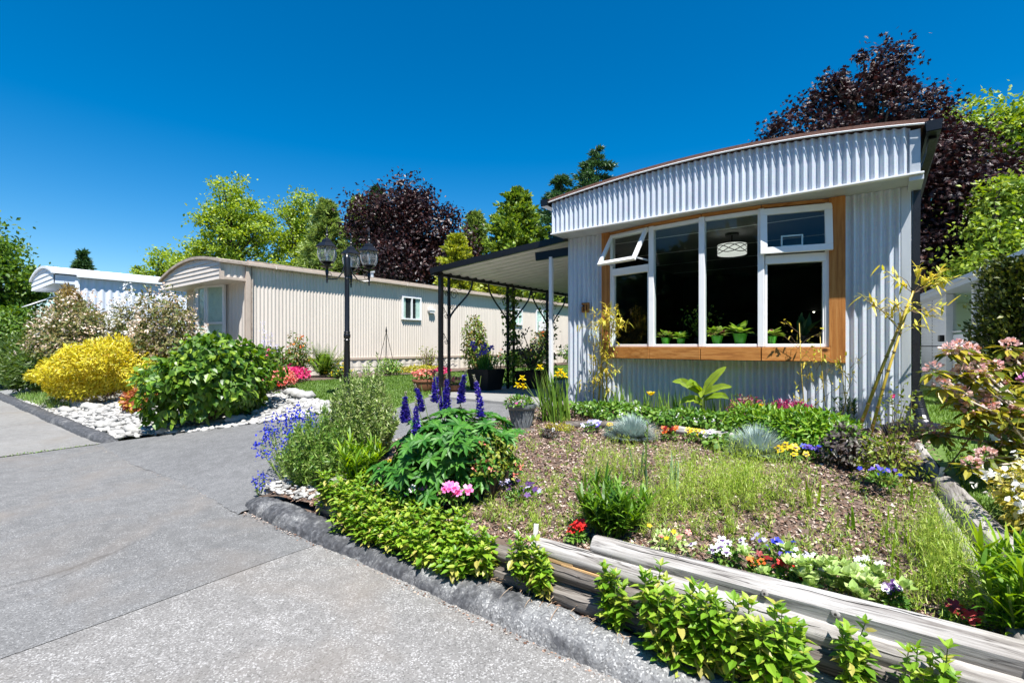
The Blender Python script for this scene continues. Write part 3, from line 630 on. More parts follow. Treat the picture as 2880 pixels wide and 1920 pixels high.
LG = 'logs of the retaining wall'
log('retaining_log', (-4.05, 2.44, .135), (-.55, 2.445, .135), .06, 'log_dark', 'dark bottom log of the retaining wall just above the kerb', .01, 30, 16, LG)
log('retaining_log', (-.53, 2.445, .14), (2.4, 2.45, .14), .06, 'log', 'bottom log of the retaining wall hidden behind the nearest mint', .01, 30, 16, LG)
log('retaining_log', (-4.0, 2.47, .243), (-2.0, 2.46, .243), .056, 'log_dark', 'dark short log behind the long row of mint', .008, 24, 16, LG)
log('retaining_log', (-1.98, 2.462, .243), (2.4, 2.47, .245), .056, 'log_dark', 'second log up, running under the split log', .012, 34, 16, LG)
sl = log('retaining_log', (-1.72, 2.505, .338), (2.4, 2.50, .34), .06, 'log', 'third log up with a split pale end showing fresh wood', .012, 34, 16, LG)
mb = MB(); mb.box(-1.715, -1.42, 2.447, 2.462, .30, .335); mb.box(-1.5, -1.2, 2.446, 2.458, .296, .312); mb.build('split_end', 'log_split', sl, bevel=.004)
log('retaining_log', (-1.335, 2.56, .43), (2.4, 2.545, .437), .066, 'log', 'pale thick top log with a blunt sawn end', .014, 36, 18, LG)
log('retaining_log', (-4.09, 2.52, .29), (-4.12, 3.5, .36), .06, 'log_y', 'short dark log closing the left end of the bed behind the lily clump', .01, 14, 14, LG)
log('border_log', (.62, 2.35, .52), (.385, 4.72, .585), .075, 'log_y', 'grey weathered log along the right side of the bed', .02, 26, 16, 'logs edging the right side of the bed')
log('border_log', (.365, 4.70, .545), (.30, 5.9, .64), .06, 'log_y', 'thinner log continuing behind the right border log', .01, 14, 14, 'logs edging the right side of the bed')
log('border_log', (.47, 2.5, .44), (.30, 4.75, .515), .05, 'log_y', 'low shaded log inside the right border log', .01, 14, 14, 'logs edging the right side of the bed')
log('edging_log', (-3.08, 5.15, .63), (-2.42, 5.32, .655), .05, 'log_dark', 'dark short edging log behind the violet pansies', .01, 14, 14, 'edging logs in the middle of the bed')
log('edging_log', (-1.80, 5.36, .665), (-.93, 5.27, .645), .055, 'log', 'grey edging log between the two blue grass tufts', .01, 18, 14, 'edging logs in the middle of the bed')
log('edging_log', (-4.0, 4.3, .53), (-3.35, 4.85, .56), .045, 'log_dark', 'low flat edging log by the grey plant pot', .01, 12, 12, 'edging logs in the middle of the bed')
# ================================================================ buildings
def corr(mb, a, b, zlo, zhi, pitch, amp, sgn=1, per=8, square=0., rows=1):
    """corrugated sheet standing on the line a-b; zlo and zhi may be functions of the run"""
    a = np.array(a, float); b = np.array(b, float); Ln = np.linalg.norm(b-a); d = (b-a)/Ln; nn = np.array([-d[1], d[0]])*sgn
    N = max(4, int(Ln/pitch*per)); V = []; F = []
    for i in range(N+1):
        s = Ln*i/N; c = math.cos(2*PI*s/pitch)
        if square: c = max(-1, min(1, c*square))
        p = a+d*s+nn*amp*c; z0 = zlo(p[0], p[1]) if callable(zlo) else zlo; z1 = zhi(p[0], p[1]) if callable(zhi) else zhi
        for r in range(rows+1): V.append((p[0], p[1], z0+(z1-z0)*r/rows))
    k = rows+1
    for i in range(N):
        for r in range(rows): F.append((i*k+r, (i+1)*k+r, (i+1)*k+r+1, i*k+r+1))
    return mb.add(V, F)
# ---------------------------------------------------------------- grey corrugated home
G = thing('corrugated_mobile_home', 'mobile home clad in galvanised corrugated steel with cedar trimmed bow window', 'house', (-1.75, 6.4, .70))
ax = np.array([-3.775, -2.602, -1.741, -1.01, -.382, .225]); az = np.array([3.745, 3.850, 3.886, 3.868, 3.812, 3.738])
ac = np.polyfit(ax, az, 3); arch = lambda x, y=0: float(np.polyval(ac, x))
FY = 6.02; XL, XR = -3.83, .315
corr(MB(), (XL, FY), (XR-.07, FY), 3.262, lambda x, y: arch(x)-.03, .076, .019, -1, 12).build('fascia_sheet', 'galv', G, smooth=True)
mb = MB(); mb.box(XR-.075, XR, FY-.014, FY+.004, 3.262, arch(XR)-.05); mb.box(XR-.006, XR+.004, FY-.012, 6.45, 3.262, arch(XR)-.05); mb.build('fascia_corner', 'grey_trim', G)
mb = MB(); mb.box(XL-.008, XL, FY-.012, 6.45, 3.262, arch(XL)-.05); mb.build('fascia_corner', 'grey_trim', G)
mb = MB(); mb.box(XL-.02, XR+.03, FY-.034, FY+.03, 3.240, 3.259); mb.build('fascia_flange', 'white', G, bevel=.003)
mb = MB(); mb.box(XL, XR, FY+.032, 6.47, 3.238, 3.252); mb.build('soffit', 'grey_trim', G)
mb = MB(); mb.box(.235, .345, 6.02, 6.44, 3.19, 3.237); mb.build('soffit_return', 'grey_trim', G, bevel=.004)
# roof: bowed shell with brown edge
V = []; F = []; nr = 40
for i in range(nr+1):
    x = XL-.06+(XR-XL+.12)*i/nr; z = arch(x)
    V += [(x, FY-.05, z-.006), (x, FY-.05, z+.03), (x, 24.5, z+.03), (x, 24.5, z-.006)]
for i in range(nr):
    a = 4*i; F += [(a, a+4, a+5, a+1), (a+1, a+5, a+6, a+2), (a+3, a+2, a+6, a+7), (a, a+3, a+7, a+4)]
F += [(0, 1, 2, 3), (4*nr, 4*nr+3, 4*nr+2, 4*nr+1)]
MB().add(V, F).build('roof', 'shingle', G)
mb = MB(); mb.tube([(XL-.07+(XR-XL+.12)*i/30, FY-.058, arch(XL-.07+(XR-XL+.12)*i/30)-.02) for i in range(31)], .009, 6); mb.build('drip_edge', 'white', G)
corr(MB(), (-3.75, 6.4), (-3.19, 6.4), .62, 3.236, .076, .018, -1, 12).build('wall_sheet', 'galv', G, smooth=True)
corr(MB(), (-.285, 6.4), (.19, 6.4), .62, 3.236, .076, .018, -1, 12).build('wall_sheet', 'galv', G, smooth=True)
corr(MB(), (-3.19, 6.402), (-.285, 6.402), .62, 1.44, .076, .018, -1, 12).build('wall_sheet', 'galv', G, smooth=True)
mb = MB(); mb.box(.185, .265, 6.383, 6.46, .60, 3.235); mb.build('corner_trim', 'grey_trim', G, bevel=.004)
mb = MB(); mb.box(-3.785, -3.745, 6.385, 6.46, .60, 3.235); mb.build('corner_trim', 'grey_trim', G, bevel=.004)
mb = MB(); mb.box(-3.77, -3.08, 6.425, 6.52, .5, 3.235); mb.box(-.43, .25, 6.425, 6.52, .5, 3.235); mb.box(-3.08, -.43, 6.425, 6.52, .5, 1.43)
mb.box(-3.772, -3.70, 6.52, 24.3, .5, 3.74); mb.box(.17, .255, 6.52, 24.3, .5, 3.70); mb.box(-3.7, .17, 24.2, 24.3, .5, 3.7); mb.build('wall_core', 'grey_trim', G)
# room behind the window
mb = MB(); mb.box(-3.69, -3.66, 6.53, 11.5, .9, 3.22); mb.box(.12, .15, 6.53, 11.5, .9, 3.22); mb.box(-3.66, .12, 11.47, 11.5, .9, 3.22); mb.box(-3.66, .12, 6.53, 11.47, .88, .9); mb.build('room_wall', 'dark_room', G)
mb = MB(); mb.box(-3.66, .12, 6.45, 11.47, 3.205, 3.23); mb.build('room_ceiling', 'ceiling', G)
for k in range(4):
    mb = MB(); mb.box(-3.6, .1, 7.0+k*1.2, 7.02+k*1.2, 3.198, 3.204); mb.build('ceiling_batten', 'white', G)
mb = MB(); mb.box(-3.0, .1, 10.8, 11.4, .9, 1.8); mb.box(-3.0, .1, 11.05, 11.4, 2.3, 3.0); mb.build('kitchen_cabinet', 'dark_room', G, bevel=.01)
mb = MB(); mb.box(-3.02, .1, 10.78, 11.4, 1.803, 1.84); mb.build('worktop', 'ceiling', G)
# bow window
BP = [(-3.07, 6.40), (-2.41, 6.25), (-1.74, 6.18), (-1.085, 6.22), (-.44, 6.40)]
def seg(i):
    a = Vector((*BP[i], 0)); b = Vector((*BP[i+1], 0)); d = (b-a); Ln = d.length; d.normalize(); nrm = Vector((d.y, -d.x, 0)); 
    T = Matrix((d, -nrm, Vector((0, 0, 1)))).transposed().to_4x4(); T.translation = a; return T, Ln          # local x along, local -y outward
for i, (x, y) in enumerate(BP):
    wd = .035; mb = MB(); mb.box(x-wd, x+wd, y-.035, y+.06, 1.588, 3.194); mb.build('window_mullion', 'white', G, bevel=.006)
for i in range(4):
    T, Ln = seg(i)
    win = MB().box(.037, Ln-.037, -.02, .04, 1.588, 1.625, T).build('bottom_rail', 'white', G, bevel=.004)
    MB().box(.037, Ln-.037, -.02, .04, 3.14, 3.19, T).build('top_rail', 'white', G, bevel=.004)
    g = .04; lo, hi = 1.626, 3.139
    if i == 0: hi = 2.60
    if i == 3: hi = 2.545
    if i in (0, 3): MB().box(.037, Ln-.037, -.03, .045, hi+.001, hi+.10, T).build('transom', 'white', win, bevel=.004)
    if i in (0, 3): MB().box(.037, .06, -.015, .03, lo, hi, T).build('side_rail', 'white', win); MB().box(Ln-.06, Ln-.037, -.015, .03, lo, hi, T).build('side_rail', 'white', win)
    MB().box(g, Ln-g, .005, .011, lo, hi, T).build('pane', 'glass', win)
    if i in (0, 3):            # top hung opening light
        z0, z1 = hi+.105-(.07 if i == 0 else 0), 3.175; ang = RAD(33) if i == 0 else RAD(5)
        H = T @ Matrix.Translation((0, -.045, z1)) @ Matrix.Rotation(-ang, 4, 'X'); h = z1-z0; e = .05 if i == 0 else .072; x0, x1 = (.03, Ln-.03) if i == 0 else (-.02, Ln+.02)
        sash = MB().box(x0, x1, -.02, .02, -e, 0, H).box(x0, x1, -.02, .02, -h, -h+e, H).box(x0, x0+e, -.021, .021, -h+e, -e, H).box(x1-e, x1, -.021, .021, -h+e, -e, H).build('opening_sash', 'white', G, bevel=.004)
        MB().box(x0+e, x1-e, -.004, .004, -h+e, -e, H).build('pane', 'glass', sash)
        if i == 0:
            for xx in (x0+.02, x1-.03): MB().bar(T @ Vector((xx, 0, z0+.12)), H @ Vector((xx, .02, -h+.06)), .012, .02).build('stay', 'grey_trim', sash)
        if i == 3: MB().box(.2, .42, -.01, .01, z0+.08, z0+.1, T).box(.2, .215, -.01, .01, z0+.1, z0+.2, T).box(.405, .42, -.01, .01, z0+.1, z0+.2, T).box(.2, .42, -.01, .01, z0+.2, z0+.215, T).build('window_latch', 'white', win)
    MB().box(-.004, Ln-.002, -.07, .02, 1.43, 1.584, T).build('sill_board', 'cedar', G, bevel=.004)
    MB().box(0, Ln-.002, -.035, .03, 3.196, 3.234, T).build('head_board', 'cedar', G, bevel=.003)
MB().box(-3.205, -3.075, 6.35, 6.392, 1.42, 3.235).box(-3.075, -3.06, 6.37, 6.42, 1.6, 3.235).build('jamb_board', 'cedar_v', G, bevel=.004)
MB().box(-.435, -.285, 6.34, 6.392, 1.415, 3.235).build('jamb_board', 'cedar_v', G, bevel=.004)
MB().add([(x, y-.03, 1.425) for x, y in BP]+[(-.44, 6.43, 1.425), (-3.07, 6.43, 1.425)], [tuple(reversed(range(7)))]).build('sill_underside', 'grey_trim', G)
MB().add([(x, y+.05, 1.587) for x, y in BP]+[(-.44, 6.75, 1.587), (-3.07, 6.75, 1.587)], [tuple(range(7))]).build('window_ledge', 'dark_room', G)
# screws on fascia and walls
sm = MB().lathe([(.009, 0), (.009, .006), (.005, .01)], (0, 0, 0), 6).build('screw', 'black', G); sm.rotation_euler.x = RAD(90)
first = True
def screw(x, y, z):
    global first
    o = sm if first else sm.copy()
    if not first: C.objects.link(o); o.parent = G
    first = False; o.location = Vector((x, y, z))-Vector(G.location)
for k in range(14): screw(-3.79+k*.304, FY-.02, 3.30); screw(-3.79+k*.304, FY-.02, arch(-3.79+k*.304)-.09)
for k in range(9): screw(-2.95+k*.304, 6.383, 1.15)
for z in (2.1, 1.5, .95):
    for x in (-3.66, -3.36, -.18, .05): screw(x, 6.381, z)
# gutters and downpipe
for x0, x1, z in ((-3.99, -3.86, 3.66), (.345, .475, 3.60)):
    V = []; F = []; pr = [(x0, z+.10), (x0+.012, z), (x1-.012, z), (x1, z+.10), (x1-.008, z+.10), (x1-.02, z+.01), (x0+.02, z+.01), (x0+.008, z+.10)]
    for y in (5.93, 24.4): V += [(x, y, zz) for x, zz in pr]
    F = [(j, (j+1) % 8, 8+(j+1) % 8, 8+j) for j in range(8)]+[(0, 1, 2, 3, 4, 5, 6, 7), (15, 14, 13, 12, 11, 10, 9, 8), (1, 6, 5, 2)]
    MB().add(V, F).build('gutter', 'black', G)
    MB().box(x0+.01, x1-.01, 5.925, 5.932, z+.005, z+.1).build('gutter_end', 'black', G)
MB().tube([(.41, 6.1, 3.60), (.40, 6.25, 3.5), (.31, 6.44, 3.2), (.305, 6.45, 2.6), (.305, 6.45, 1.12)], .042, 4).build('downpipe', 'black_plastic', G)
pts = [(.305, 6.44, 1.14), (.31, 6.42, 1.05), (.33, 6.33, .95), (.345, 6.22, .87), (.345, 6.12, .845), (.31, 6.03, .84), (.22, 5.97, .83), (.12, 5.93, .81), (.03, 5.92, .775)]
PP = []; RR = []
for i in range(81):
    t = i/80*(len(pts)-1); k = min(int(t), len(pts)-2); f_ = t-k; PP.append(Vector(pts[k]).lerp(Vector(pts[k+1]), f_)); RR.append(.056+(.005 if i % 2 else -.004))
MB().tube(PP, RR, 14).build('drain_hose', 'black_plastic', G)
# ceiling lamp inside
cl = thing('ceiling_lamp', 'drum shaped ceiling lamp with dark crossing bands behind the window', 'lamp', (-1.66, 7.35, 3.2))
def emit(name, col, s):
    m, n, l, bs = new_mat(name); bs.inputs['Base Color'].default_value = (*col, 1); bs.inputs['Emission Color'].default_value = (*col, 1); bs.inputs['Emission Strength'].default_value = s; return m
M['shade'] = emit('lamp_shade_glow', (.8, .77, .72), .42); M['spot'] = emit('small_spot_glow', (1, .9, .75), 3.)
MB().lathe([(.19, -.30), (.192, -.16)], (-1.66, 7.35, 3.2), 28).build('shade', 'shade', cl, smooth='auto')
MB().lathe([(.09, -.03), (.09, -.005)], (-1.66, 7.35, 3.2), 20).lathe([(.012, -.16), (.012, -.02)], (-1.66, 7.35, 3.2), 8).build('mount', 'black', cl)
for k in range(4):
    V = []; F = []; n = 40
    for j in range(n+1):
        t = 2*PI*j/n; z = -.23+.055*math.sin(t*2+k*PI/2); V += [(-1.66+.197*math.cos(t), 7.35+.197*math.sin(t), 3.2+z-.006), (-1.66+.197*math.cos(t), 7.35+.197*math.sin(t), 3.2+z+.006)]
    F = [(2*j, 2*j+2, 2*j+3, 2*j+1) for j in range(n)]; MB().add(V, F).build('band', 'black', cl)
for k, (x, z) in enumerate(((-1.0, 2.27), (-.75, 2.25), (-.55, 2.28), (-.45, 2.26))):
    o = MB().lathe([(.012, 0), (.02, -.012), (.012, -.02)], (x, 11.0, z), 10).build('spot_lamp', 'spot', None, (x, 11.0, z)); tag(o, ('leftmost', 'second', 'third', 'rightmost')[k]+' tiny lit spot lamp deep inside behind the window', 'spot lamp', 'small lit spot lamps deep inside the room')
# wooden number block on the wall
pq = thing('wooden_block', 'small carved cedar block with slots hung on the corrugated wall', 'wall block', (-3.47, 6.385, 2.10))
MB().box(-3.535, -3.41, 6.35, 6.385, 2.10, 2.125).box(-3.535, -3.41, 6.35, 6.385, 2.215, 2.245).box(-3.535, -3.505, 6.352, 6.384, 2.125, 2.19).box(-3.485, -3.462, 6.35, 6.385, 2.125, 2.215).box(-3.44, -3.41, 6.352, 6.384, 2.125, 2.215).build('block', 'cedar_v', pq, bevel=.006)
MB().box(-3.53, -3.415, 6.376, 6.388, 2.105, 2.24).build('back', 'dark_room', pq)
# ---------------------------------------------------------------- patio cover
A = thing('patio_cover', 'white ribbed patio roof with black edge on black iron columns', 'patio cover', (-5, 6.2, .72))
def az_(x): return 2.87+(x+6.1)*(.345/2.3)
fy = lambda x: 5.78+(x+6.1)*(.58/2.3)
V = []; F = []; n = 46; L_ = 10.4
for i in range(n*6+1):
    s = i/(n*6); ph_ = (i % 6); dz = (0, 0, .028, .028, .028, 0)[ph_] if ph_ else 0
    for x in (-6.1, -3.8): V.append((x, fy(x)+.03+s*L_, az_(x)+dz))
for i in range(n*6): F.append((2*i, 2*i+1, 2*i+3, 2*i+2))
MB().add(V, F).build('roof_sheet', 'awning', A)
MB().add([(x, fy(x)+dy, az_(x)+.075) for dy in (0.03, L_) for x in (-6.1, -3.8)], [(0, 1, 3, 2)]).build('roof_top', 'white_siding', A)
MB().bar((-6.16, fy(-6.16), az_(-6.16)+.035), (-3.79, fy(-3.79), az_(-3.79)+.035), .05, .10).build('front_edge', 'black', A)
MB().bar((-6.12, 5.77, 2.87), (-6.12, 16.2, 2.87), .07, .10).build('side_beam', 'black', A)
MB().bar((-4.35, 6.34, 3.02), (-3.79, 6.5, 3.07), .06, .13).build('cross_beam', 'black', A)
MB().bar((-3.82, 6.5, 3.15), (-3.82, 16.2, 3.15), .05, .1).build('house_rail', 'black', A)
def spiral(c, r, turns, sgn, n=22):
    return [(c[0], c[1]+sgn*r*(1-.8*i/n)*math.cos(turns*2*PI*i/n), c[2]+r*(1-.8*i/n)*math.sin(turns*2*PI*i/n)) for i in range(n+1)]
for ci, (y, thick) in enumerate(((5.9, .034), (7.8, .022), (9.27, .022), (11.6, .022))):
    col = MB(); col.bar((-6.05, y, .70), (-6.05, y, 2.84), thick*2, thick*2).bar((-6.05, y+.2, .70), (-6.05, y+.2, 2.84), .04, .04); c = col.build('column', 'black', A)
    sc = MB()
    for z in (1.3, 1.75, 2.2, 2.6):
        sc.tube(spiral((-6.05, y+.07, z), .045, 1.4, 1), .005, 5).tube(spiral((-6.05, y+.13, z-.09), .045, 1.4, -1), .005, 5)
        sc.tube([(-6.05, y, z+.16), (-6.05, y+.1, z+.03), (-6.05, y+.2, z-.12)], .006, 5)
    sc.build('scroll', 'black', c)
    br = MB()
    for sg in ((1,) if ci == 0 else (-1, 1)):
        y0 = y+.2 if sg > 0 else y; br.tube([(-6.05, y0+sg*.62*(math.sin(t*PI/2/8)**1.6), 2.05+.76*(t/8)) for t in range(9)], .017, 6)
        br.tube(spiral((-6.05, y0+sg*.13, 2.52), .1, 1.6, sg), .006, 5).tube(spiral((-6.05, y0+sg*.27, 2.66), .07, 1.6, -sg), .006, 5).tube(spiral((-6.05, y0+sg*.08, 2.28), .05, 1.4, sg), .006, 5)
    br.build('brace', 'black', c)
MB().bar((-4.1, 6.4, .66), (-4.1, 6.4, 3.0), .055, .055).build('white_post', 'white', A, bevel=.004)
# ---------------------------------------------------------------- tan home
B = thing('tan_mobile_home', 'long tan mobile home with vertical ribbed siding and rounded roof', 'house', (-15, 5.7, .65))
corr(MB(), (-13, 5.76), (-13, 25), 1.24, 3.72, .1, .011, -1, 8, 1.6).build('side_wall', 'tan', B, smooth=True)
MB().box(-13.1, -13.03, 5.75, 25, .5, 3.72).box(-17.05, -16.98, 5.75, 25, .5, 3.72).box(-16.98, -13.1, 24.9, 25, .5, 3.72).build('wall_core', 'tan', B)
corr(MB(), (-12.985, 5.8), (-12.985, 25), .55, 1.17, .3, .012, -1, 8, 3.).build('skirt', 'tan_skirt', B)
MB().box(-13.02, -12.955, 5.83, 25, 1.165, 1.245).build('belt_rail', 'tan_trim', B, bevel=.008)
MB().box(-13.05, -12.94, 5.70, 5.82, .55, 3.72).build('corner_post', 'tan_trim', B, bevel=.006)
MB().box(-12.985, -12.93, 5.835, 5.87, .55, 3.66).build('downpipe', 'roof_tan', B)
ta = lambda x, y=0: 3.93-.079*abs(x+14.75)**1.75 if x > -14.75 else 3.93-.066*abs(x+14.75)**2
V = []; F = []; n = 24
for i in range(n+1):
    x = -17.2+4.32*i/n; z = ta(x); V += [(x, 5.05, z-.02), (x, 5.05, z+.05), (x, 25.1, z+.05), (x, 25.1, z-.02)]
for i in range(n):
    a = 4*i; F += [(a, a+4, a+5, a+1), (a+1, a+5, a+6, a+2), (a+3, a+2, a+6, a+7), (a, a+3, a+7, a+4)]
F += [(0, 1, 2, 3), (4*n, 4*n+3, 4*n+2, 4*n+1)]
rf = MB().add(V, F).build('roof', 'roof_tan', B)
MB().box(-12.9, -12.8, 5.72, 25.1, 3.655, 3.735).build('gutter', 'tan_trim', B, bevel=.01)
for k in range(12): MB().box(-12.905, -12.792, 6.4+k*1.5, 6.425+k*1.5, 3.65, 3.745).build('gutter_strap', 'tan', B)
MB().box(-12.95, -12.87, 5.72, 25.1, 3.736, 3.80).build('roof_edge', 'roof_tan', B)
MB().lathe([(.06, 0), (.06, .22), (.1, .22), (.1, .27)], (-13.4, 9.9, 3.82), 12).build('vent_pipe', 'grey_trim', rf)
zb = [3.27, 3.385, 3.50, 3.615, 3.73, 3.845, 3.96]
for k in range(6):                                    # lap boards of the rounded hood
    xx = [x for x in np.linspace(-17.1, -13.0, 60) if ta(x)-.02 > zb[k]+.005]
    if len(xx) < 2: continue
    V = []; F = []
    for x in xx:
        t = min(zb[k+1], ta(x)-.02); V += [(x, 5.105, zb[k]+.002), (x, 5.125, t-.001), (x, 5.14, t-.001), (x, 5.14, zb[k]+.002)]
    for i in range(len(xx)-1):
        for j in range(4): F.append((4*i+j, 4*i+4+j, 4*i+4+(j+1) % 4, 4*i+(j+1) % 4))
    F += [(0, 1, 2, 3), (4*len(xx)-1, 4*len(xx)-2, 4*len(xx)-3, 4*len(xx)-4)]
    MB().add(V, F).build('hood_board', 'tan', B)
corr(MB(), (-13.0, 5.16), (-13.0, 5.7), 3.33, 3.66, .15, .012, -1, 8, 2.).build('hood_side', 'tan', B)
MB().box(-13.04, -12.96, 5.10, 5.19, 3.26, 3.68).box(-13.04, -12.965, 5.19, 5.7, 3.27, 3.33).box(-13.04, -12.965, 5.19, 5.7, 3.66, 3.70).build('hood_trim', 'tan_trim', B)
MB().box(-17.08, -13.04, 5.145, 5.75, 3.275, 3.295).build('hood_soffit', 'tan', B)
corr(MB(), (-17.0, 5.74), (-13.05, 5.74), .6, 3.275, .2, .01, -1, 8, 2.).build('front_wall', 'tan', B, smooth=True)
def window(parent, T, w_, h_, nx_, hz=None, fr=.05, curtain=True, bars=None):
    f = MB().box(0, w_, -.05, .02, 0, fr, T).box(0, w_, -.05, .02, h_-fr, h_, T).box(0, fr, -.05, .02, fr, h_-fr, T).box(w_-fr, w_, -.05, .02, fr, h_-fr, T)
    for i in range(1, nx_): f.box(w_*i/nx_-fr/2, w_*i/nx_+fr/2, -.045, .018, fr, h_-fr, T)
    if hz: f.box(fr, w_-fr, -.044, .017, hz-fr/2, hz+fr/2, T)
    f = f.build('window', 'white', parent)
    for i in range(nx_): MB().box(w_*i/nx_+fr/2+.002, w_*(i+1)/nx_-fr/2-.002, -.02, -.014, fr, h_-fr, T).build('pane', 'glass', f)
    MB().box(fr*.5, w_-fr*.5, .012, .017, fr*.5, h_-fr*.5, T).build('recess', 'dark_room', f)
    if curtain:
        V = []; F = []; n = 60
        for i in range(n+1):
            x = fr+(w_-2*fr)*i/n; yy = .0+.008*math.sin(i*1.15)
            for z in (fr, h_-fr): V.append(T @ Vector((x, yy, z)))
        MB().add(V, [(2*i, 2*i+2, 2*i+3, 2*i+1) for i in range(n) if not bars or (i/n < bars[0] or i/n > bars[1])]).build('curtain', 'curtain', f)
    return f
def face(x, y, z, rz): return Matrix.Translation((x, y, z)) @ Matrix.Rotation(rz, 4, 'Z')
SIDE = RAD(90)      # local x runs along +y, local -y faces +x
window(B, face(-12.975, 10.80, 2.51, SIDE), .86, .80, 2, bars=(.15, .75))
window(B, face(-12.975, 17.16, 2.55, SIDE), .62, .72, 2)
window(B, face(-12.975, 18.9, 2.25, SIDE), 1.05, 1.08, 2)
ac_ = MB().box(-12.93, -12.5, 19.05, 19.65, 2.3, 2.75).build('air_conditioner', 'white', B, bevel=.02)
for k in range(6): MB().box(-12.502, -12.494, 19.1, 19.6, 2.34+k*.065, 2.375+k*.065).build('grille_slat', 'grey_trim', ac_)
MB().bar((-12.9, 19.35, 1.9), (-12.55, 19.35, 2.29), .04, .04).build('bracket', 'grey_trim', ac_)
MB().box(-12.985, -12.86, 12.0, 12.28, 2.88, 2.95).box(-12.985, -12.88, 12.03, 12.25, 2.80, 2.88).build('wall_vent', 'white', B)
window(B, face(-16.3, 5.72, 1.55, math.atan2(-.27, .95)), .98, 1.72, 1, fr=.06)
window(B, face(-15.32, 5.46, 1.55, math.atan2(.02, .5)), .52, 1.72, 1, fr=.06)
window(B, face(-14.78, 5.48, 1.55, math.atan2(.2, .66)), .69, 1.72, 1, hz=.68, fr=.06)
MB().box(-16.3, -14.1, 5.50, 5.73, 1.40, 1.54).build('bay_base', 'tan', B)
MB().tube([(-12.93, y, .98-.05*math.sin((y-8)/6*PI*2)) for y in np.linspace(7.5, 13.5, 24)], .008, 5).build('cable', 'black', B)
# ---------------------------------------------------------------- far white home
Wh = thing('white_mobile_home', 'white mobile home with rounded roof and window awnings behind the flowering shrubs', 'house', (-25.8, 4.5, .8))
corr(MB(), (-24, 4.5), (-24, 24), .5, 4.22, .24, .018, -1, 8, 2.).build('side_wall', 'far_white', Wh, smooth=True)
MB().box(-24.08, -24.03, 4.5, 24, .5, 4.2).box(-28.0, -24.08, 4.55, 4.65, .5, 4.15).box(-28, -27.95, 4.65, 24, .5, 4.15).build('wall_core', 'far_white', Wh)
MB().box(-24.06, -23.93, 4.42, 4.55, .5, 4.22).build('corner_post', 'white_siding', Wh)
wa = lambda x: 4.62-.075*(x+26)**2
V = []; F = []; n = 20
for i in range(n+1):
    x = -28.15+4.3*i/n; z = wa(x); V += [(x, 3.75, z-.02), (x, 3.75, z+.07), (x, 24.2, z+.07), (x, 24.2, z-.02)]
for i in range(n):
    a = 4*i; F += [(a, a+4, a+5, a+1), (a+1, a+5, a+6, a+2), (a+3, a+2, a+6, a+7), (a, a+3, a+7, a+4)]
F += [(0, 1, 2, 3), (4*n, 4*n+3, 4*n+2, 4*n+1)]
MB().add(V, F).build('roof', 'white_siding', Wh)
for k in range(4):
    z0 = 3.88+k*.19; xx = [x for x in np.linspace(-28.05, -23.95, 40) if wa(x)-.03 > z0+.01]
    if len(xx) < 2: continue
    V = []; F = []
    for x in xx: t = min(z0+.19, wa(x)-.03); V += [(x, 3.80, z0+.003), (x, 3.825, t), (x, 3.86, t), (x, 3.86, z0+.003)]
    for i in range(len(xx)-1):
        for j in range(4): F.append((4*i+j, 4*i+4+j, 4*i+4+(j+1) % 4, 4*i+(j+1) % 4))
    F += [(0, 1, 2, 3), (4*len(xx)-1, 4*len(xx)-2, 4*len(xx)-3, 4*len(xx)-4)]
    MB().add(V, F).build('hood_board', 'white_siding', Wh)
MB().box(-28.0, -23.98, 3.87, 4.6, 3.87, 3.89).build('hood_soffit', 'white_siding', Wh)
MB().box(-23.99, -23.95, 3.83, 4.45, 3.90, 4.22).build('hood_side', 'far_white', Wh)
MB().box(-23.93, -23.83, 4.45, 24, 4.18, 4.27).build('gutter', 'white_siding', Wh)
window(Wh, face(-25.6, 4.53, 2.2, 0), 1.4, 1.55, 2, fr=.08)
window(Wh, face(-27.8, 4.53, 2.2, 0), 1.4, 1.55, 1, fr=.08)
for (x0, x1, z) in ((-27.9, -25.9, 3.75), (-28.0, -26.2, 2.45)):
    aw = MB()
    for k in range(8):
        x = x0+(x1-x0)*k/8; aw.add([(x, 4.5, z), (x+(x1-x0)/8-.012, 4.5, z), (x+(x1-x0)/8-.012, 3.5, z-.55), (x, 3.5, z-.55), (x, 4.5, z-.025), (x+(x1-x0)/8-.012, 4.5, z-.025), (x+(x1-x0)/8-.012, 3.5, z-.575), (x, 3.5, z-.575)], [(0, 3, 2, 1), (4, 5, 6, 7), (0, 1, 5, 4), (1, 2, 6, 5), (2, 3, 7, 6), (3, 0, 4, 7)])
    aw.build('window_awning', 'white_siding', Wh)
# ---------------------------------------------------------------- white home on the right
Rt = thing('white_lapped_home', 'white home with fine horizontal siding and long eave at the right edge', 'house', (1.6, 17, .3))
pa = Vector((1.15, 21.2, 0)); pb = Vector((2.95, 4.9, 0)); dd = (pb-pa).normalized(); nn = Vector((-dd.y, dd.x, 0))
if nn.x > 0: nn = -nn
TR = Matrix((dd, -nn, Vector((0, 0, 1)))).transposed().to_4x4(); TR.translation = pa      # local x towards the viewer, -y faces the lawn
LT = (pb-pa).length
def laps(x0, x1, z0, z1, pitch):
    V = []; F = []; k = int((z1-z0)/pitch)
    for i in range(k):
        a = z0+i*pitch; n = len(V); V += [TR @ Vector(q) for q in ((x0, -.012, a), (x1, -.012, a), (x1, 0, a+pitch), (x0, 0, a+pitch), (x0, 0, a), (x1, 0, a))]; F += [(n, n+1, n+2, n+3), (n+4, n+5, n+1, n)]
    return MB().add(V, F)
laps(0, 1.53, .3, 3.0, .1).build('siding_panel', 'white_siding', Rt)
laps(1.58, 3.75, .3, 3.0, .1).build('siding_panel', 'white_siding', Rt)
